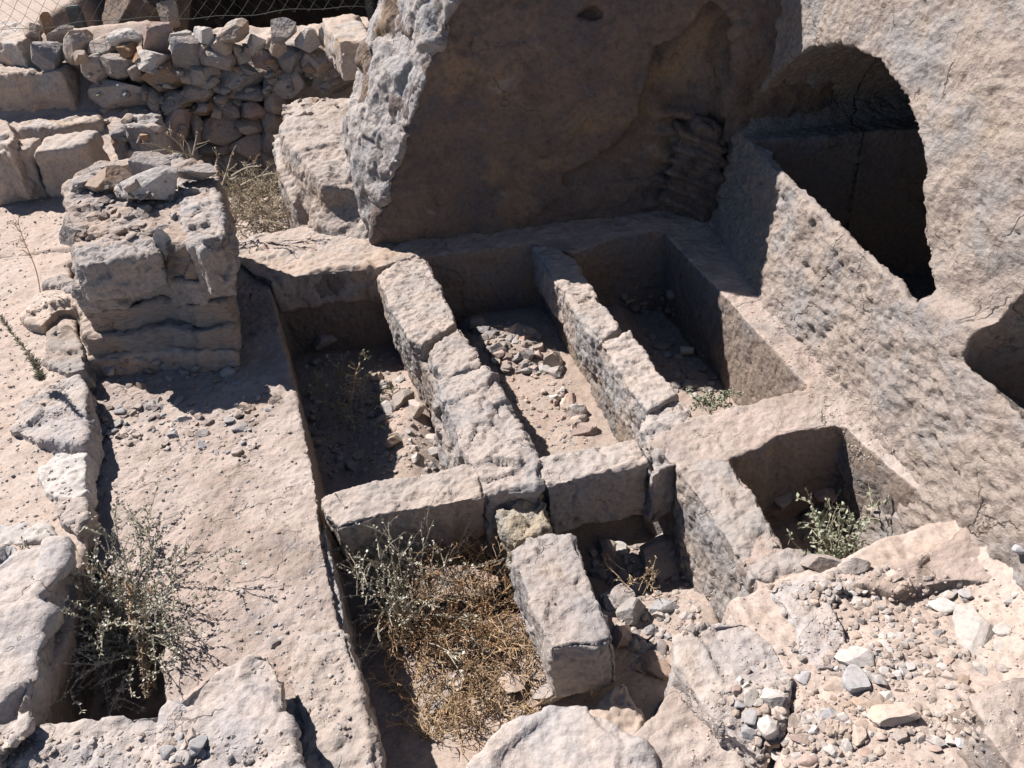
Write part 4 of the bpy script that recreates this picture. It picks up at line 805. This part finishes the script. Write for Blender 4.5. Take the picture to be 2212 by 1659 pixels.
shrub('plant', 'thin straw stalks standing among the rubble of the front middle pit', 11, bq([(1290, 1220), (1400, 1240), (1430, 1300), (1340, 1290)], -.46), 12, .18, .7, .5, (0, 0), {'stems': 'stem_dry', 'leaves': 'leaf_straw'}, .014, .004, 45, sub=4, thick=.0025, cat='dead plant')
shrub('dead_plant', 'fan of dry grass blades beside the pointed rock at the bottom centre', 12, bq([(1270, 1490), (1300, 1480), (1300, 1500), (1275, 1510)], -.42), 26, .26, .8, .2, (.35, .2), {'stems': 'stem_dry', 'leaves': 'leaf_straw'}, .02, .003, 12, sub=0, thick=.002, cat='dead plant', wob=.06)
# tall weeds on the left terrace
def weed(name, label, x0, y0, x1, y1, seed, leafy, base_z=.24):
    r = np.random.RandomState(seed); P = Plant(); a = U(x0, y0, base_z); b_ = UY(x1, y1, a[1] - .02); q = [a + (b_ - a) * t + np.array([.015, 0, 0]) * math.sin(5 * t) for t in np.linspace(0, 1, 10)]
    P.tube('stems', q, .005, .0025)
    if leafy:
        for k in range(330):
            t = r.random() ** 1.6 * 7.5; i = int(t); c = q[i] + (q[i + 1] - q[i]) * (t - i); P.leaf('leaves', c, np.array([r.normal() * .7, r.normal() * .7, .5]), r.normal(size=3), .065 * r.uniform(.5, 1) * (1 - t / 12), .0035)
        for k in range(60): P.leaf('leaves', q[7] + (q[9] - q[7]) * r.random(), np.array([r.normal() * .5, r.normal() * .5, .8]), r.normal(size=3), .03, .003)
    else:
        for i in range(5, 10):
            for k in range(4):
                pp = path(r, q[i], np.array([r.normal() * .8, r.normal() * .4, .7]), .07, 4, .1, 0); P.tube('stems', pp, .0022, .0015)
                for j in range(3): P.leaf('leaves', pp[-1 - j % 2], r.normal(size=3), r.normal(size=3), .014, .004)
    P.build(name, label, 'weed', {'stems': 'stem_dry', 'leaves': 'leaf_straw' if not leafy else 'leaf_grey'})
weed('weed', 'thin dry weed with a feathery top on the left terrace', 87, 632, 45, 485, 31, False)
weed('weed', 'leafy spindly weed leaning left beside the terrace boulders', 92, 822, 8, 685, 32, True)
weed('weed', 'low sprig with a few white leaves in the left back pit', 742, 905, 775, 800, 33, False, -.6)
# ================================================================== CUP, FENCE, POSTS, STUMP
def cup():
    c = drop(1484, 766); ax = np.array([1, -.25, .06]); ax /= np.linalg.norm(ax); u = np.cross(ax, (0, 0, 1.)); u /= np.linalg.norm(u); v = np.cross(u, ax); e = tag(empty('paper_cup', c), 'discarded beige paper cup lying on its side in the shaded third pit', 'cup')
    bpy.context.view_layer.update(); n = 28; prof = [(-.05, 0), (-.05, .026), (-.048, .028), (.045, .036), (.046, .034), (-.044, .026), (-.044, 0)]
    V = []; 
    for t, r_ in prof:
        for k in range(n): a = k * 2 * math.pi / n; V.append(c + np.array([0, 0, .036]) - ax * t + r_ * (u * math.cos(a) + v * math.sin(a)))
    Fc = [(i * n + k, i * n + (k + 1) % n, i * n + n + (k + 1) % n, i * n + n + k) for i in range(len(prof) - 1) for k in range(n)]
    me = raw('cup_body', V, Fc); shade(me); me.materials.append(PM['cup']); o = bpy.data.objects.new('cup_body', me); col.objects.link(o); me.transform(Matrix.Translation(-Vector(c))); o.parent = e
    V = []; m = 8
    for i in range(n):
        a = i * 2 * math.pi / n; 
        for k in range(m): b2 = k * 2 * math.pi / m; rr = .0365 + .0028 * math.cos(b2); V.append(c + np.array([0, 0, .036]) - ax * (.046 + .0028 * math.sin(b2)) + rr * (u * math.cos(a) + v * math.sin(a)))
    Fc = [(i * m + k, i * m + (k + 1) % m, ((i + 1) % n) * m + (k + 1) % m, ((i + 1) % n) * m + k) for i in range(n) for k in range(m)]
    me = raw('rim', V, Fc); shade(me); me.materials.append(PM['cup']); o = bpy.data.objects.new('rim', me); col.objects.link(o); me.transform(Matrix.Translation(-Vector(c))); o.parent = e
cup()
def fence():
    Y0 = 9.78; x0, x1 = -6.2, -.72; base_ = Vector((-3, Y0, 1.0)); e = tag(empty('chain_link_fence', base_), 'green chain-link fence above the dry stone wall at the top left', 'fence'); bpy.context.view_layer.update()
    P = Plant(); s = .15; h = 1.5; r = np.random.RandomState(3)
    def zb(x): return 1.17 - .045 * (x + 3) + .02 * math.sin(x * 3)
    n = int((x1 - x0 + h) / s)
    for sgn in (1, -1):
        for k in range(-2, n + 2):
            pts = []
            xs = x0 - (h if sgn > 0 else 0) + k * s
            for q in range(int(h / (s / 2)) + 1):
                zz = q * s / 2; x = xs + sgn * zz if sgn > 0 else xs - zz
                if x < x0 or x > x1: continue
                wv = .012 * math.sin(x * 5 + zz * 4) + .03 * math.sin(x * 1.7)
                pts.append(np.array([x + .006 * math.sin(zz * 20 + x * 3), Y0 + wv + .003 * sgn * (1 if q % 2 else -1), zb(x) + zz * 1.0]))
            if len(pts) > 1: P.tube('mesh', pts, .0019, .0019)
    for k in range(3):
        P.tube('mesh', [np.array([x, Y0 + .03 * math.sin(x * 1.7) + .01, zb(x) + .02 + k * .62 + .012 * math.sin(x * 9 + k)]) for x in np.linspace(x0, x1, 60)], .0026, .0026)
    me = raw('wire_mesh', P.V['mesh'], P.F['mesh']); me.materials.append(PM['wire']); o = bpy.data.objects.new('wire_mesh', me); col.objects.link(o); me.transform(Matrix.Translation(-base_)); o.parent = e
    for xx in (-1.07,):
        bm = bmesh.new(); bmesh.ops.create_cube(bm, size=1); bmesh.ops.scale(bm, vec=(.075, .05, 1.9), verts=bm.verts); bmesh.ops.bevel(bm, geom=bm.edges[:], offset=.008, segments=2, affect='EDGES')
        bmesh.ops.translate(bm, vec=Vector((xx, Y0 + .06, 1.9)) - base_, verts=bm.verts); me = bpy.data.meshes.new('post'); bm.to_mesh(me); bm.free(); me.materials.append(PM['post'])
        o = bpy.data.objects.new('post', me); col.objects.link(o); o.parent = e
fence()
def lowpost():
    c = UY(175, 64, 10.8); bm = bmesh.new(); bmesh.ops.create_cube(bm, size=1); bmesh.ops.scale(bm, vec=(.15, .08, .42), verts=bm.verts); bmesh.ops.bevel(bm, geom=bm.edges[:], offset=.012, segments=2, affect='EDGES')
    bmesh.ops.subdivide_edges(bm, edges=bm.edges[:], cuts=2); bmesh.ops.translate(bm, vec=(*c[:2], c[2] + .05), verts=bm.verts); me = bpy.data.meshes.new('marker_post'); bm.to_mesh(me); bm.free()
    tag(link('marker_post', me, PM['post']), 'short dark squared post behind the left part of the fence', 'post')
lowpost()
rock(630, UY(103, 60, 10.2), (.16, .12, .34), (0, .1, 0), 'brown', 'tree_stump', 4, 'dark splintered dead stump behind the left end of the wall', cat='stump', planes=9)
b = rock(631, UY(318, 25, 12.0), (1.1, .9, 1.3), (0, .2, 0), 'cliff', 'boulder', 5, 'dark shaded rock beside the cave mouth, behind the fence', cat='boulder')
rock(632, UY(365, 25, 11.4), (.30, .3, .35), (0, .3, 0), 'tan', 'stone', 4, 'small sunlit stones heap at the cave mouth corner behind the fence')
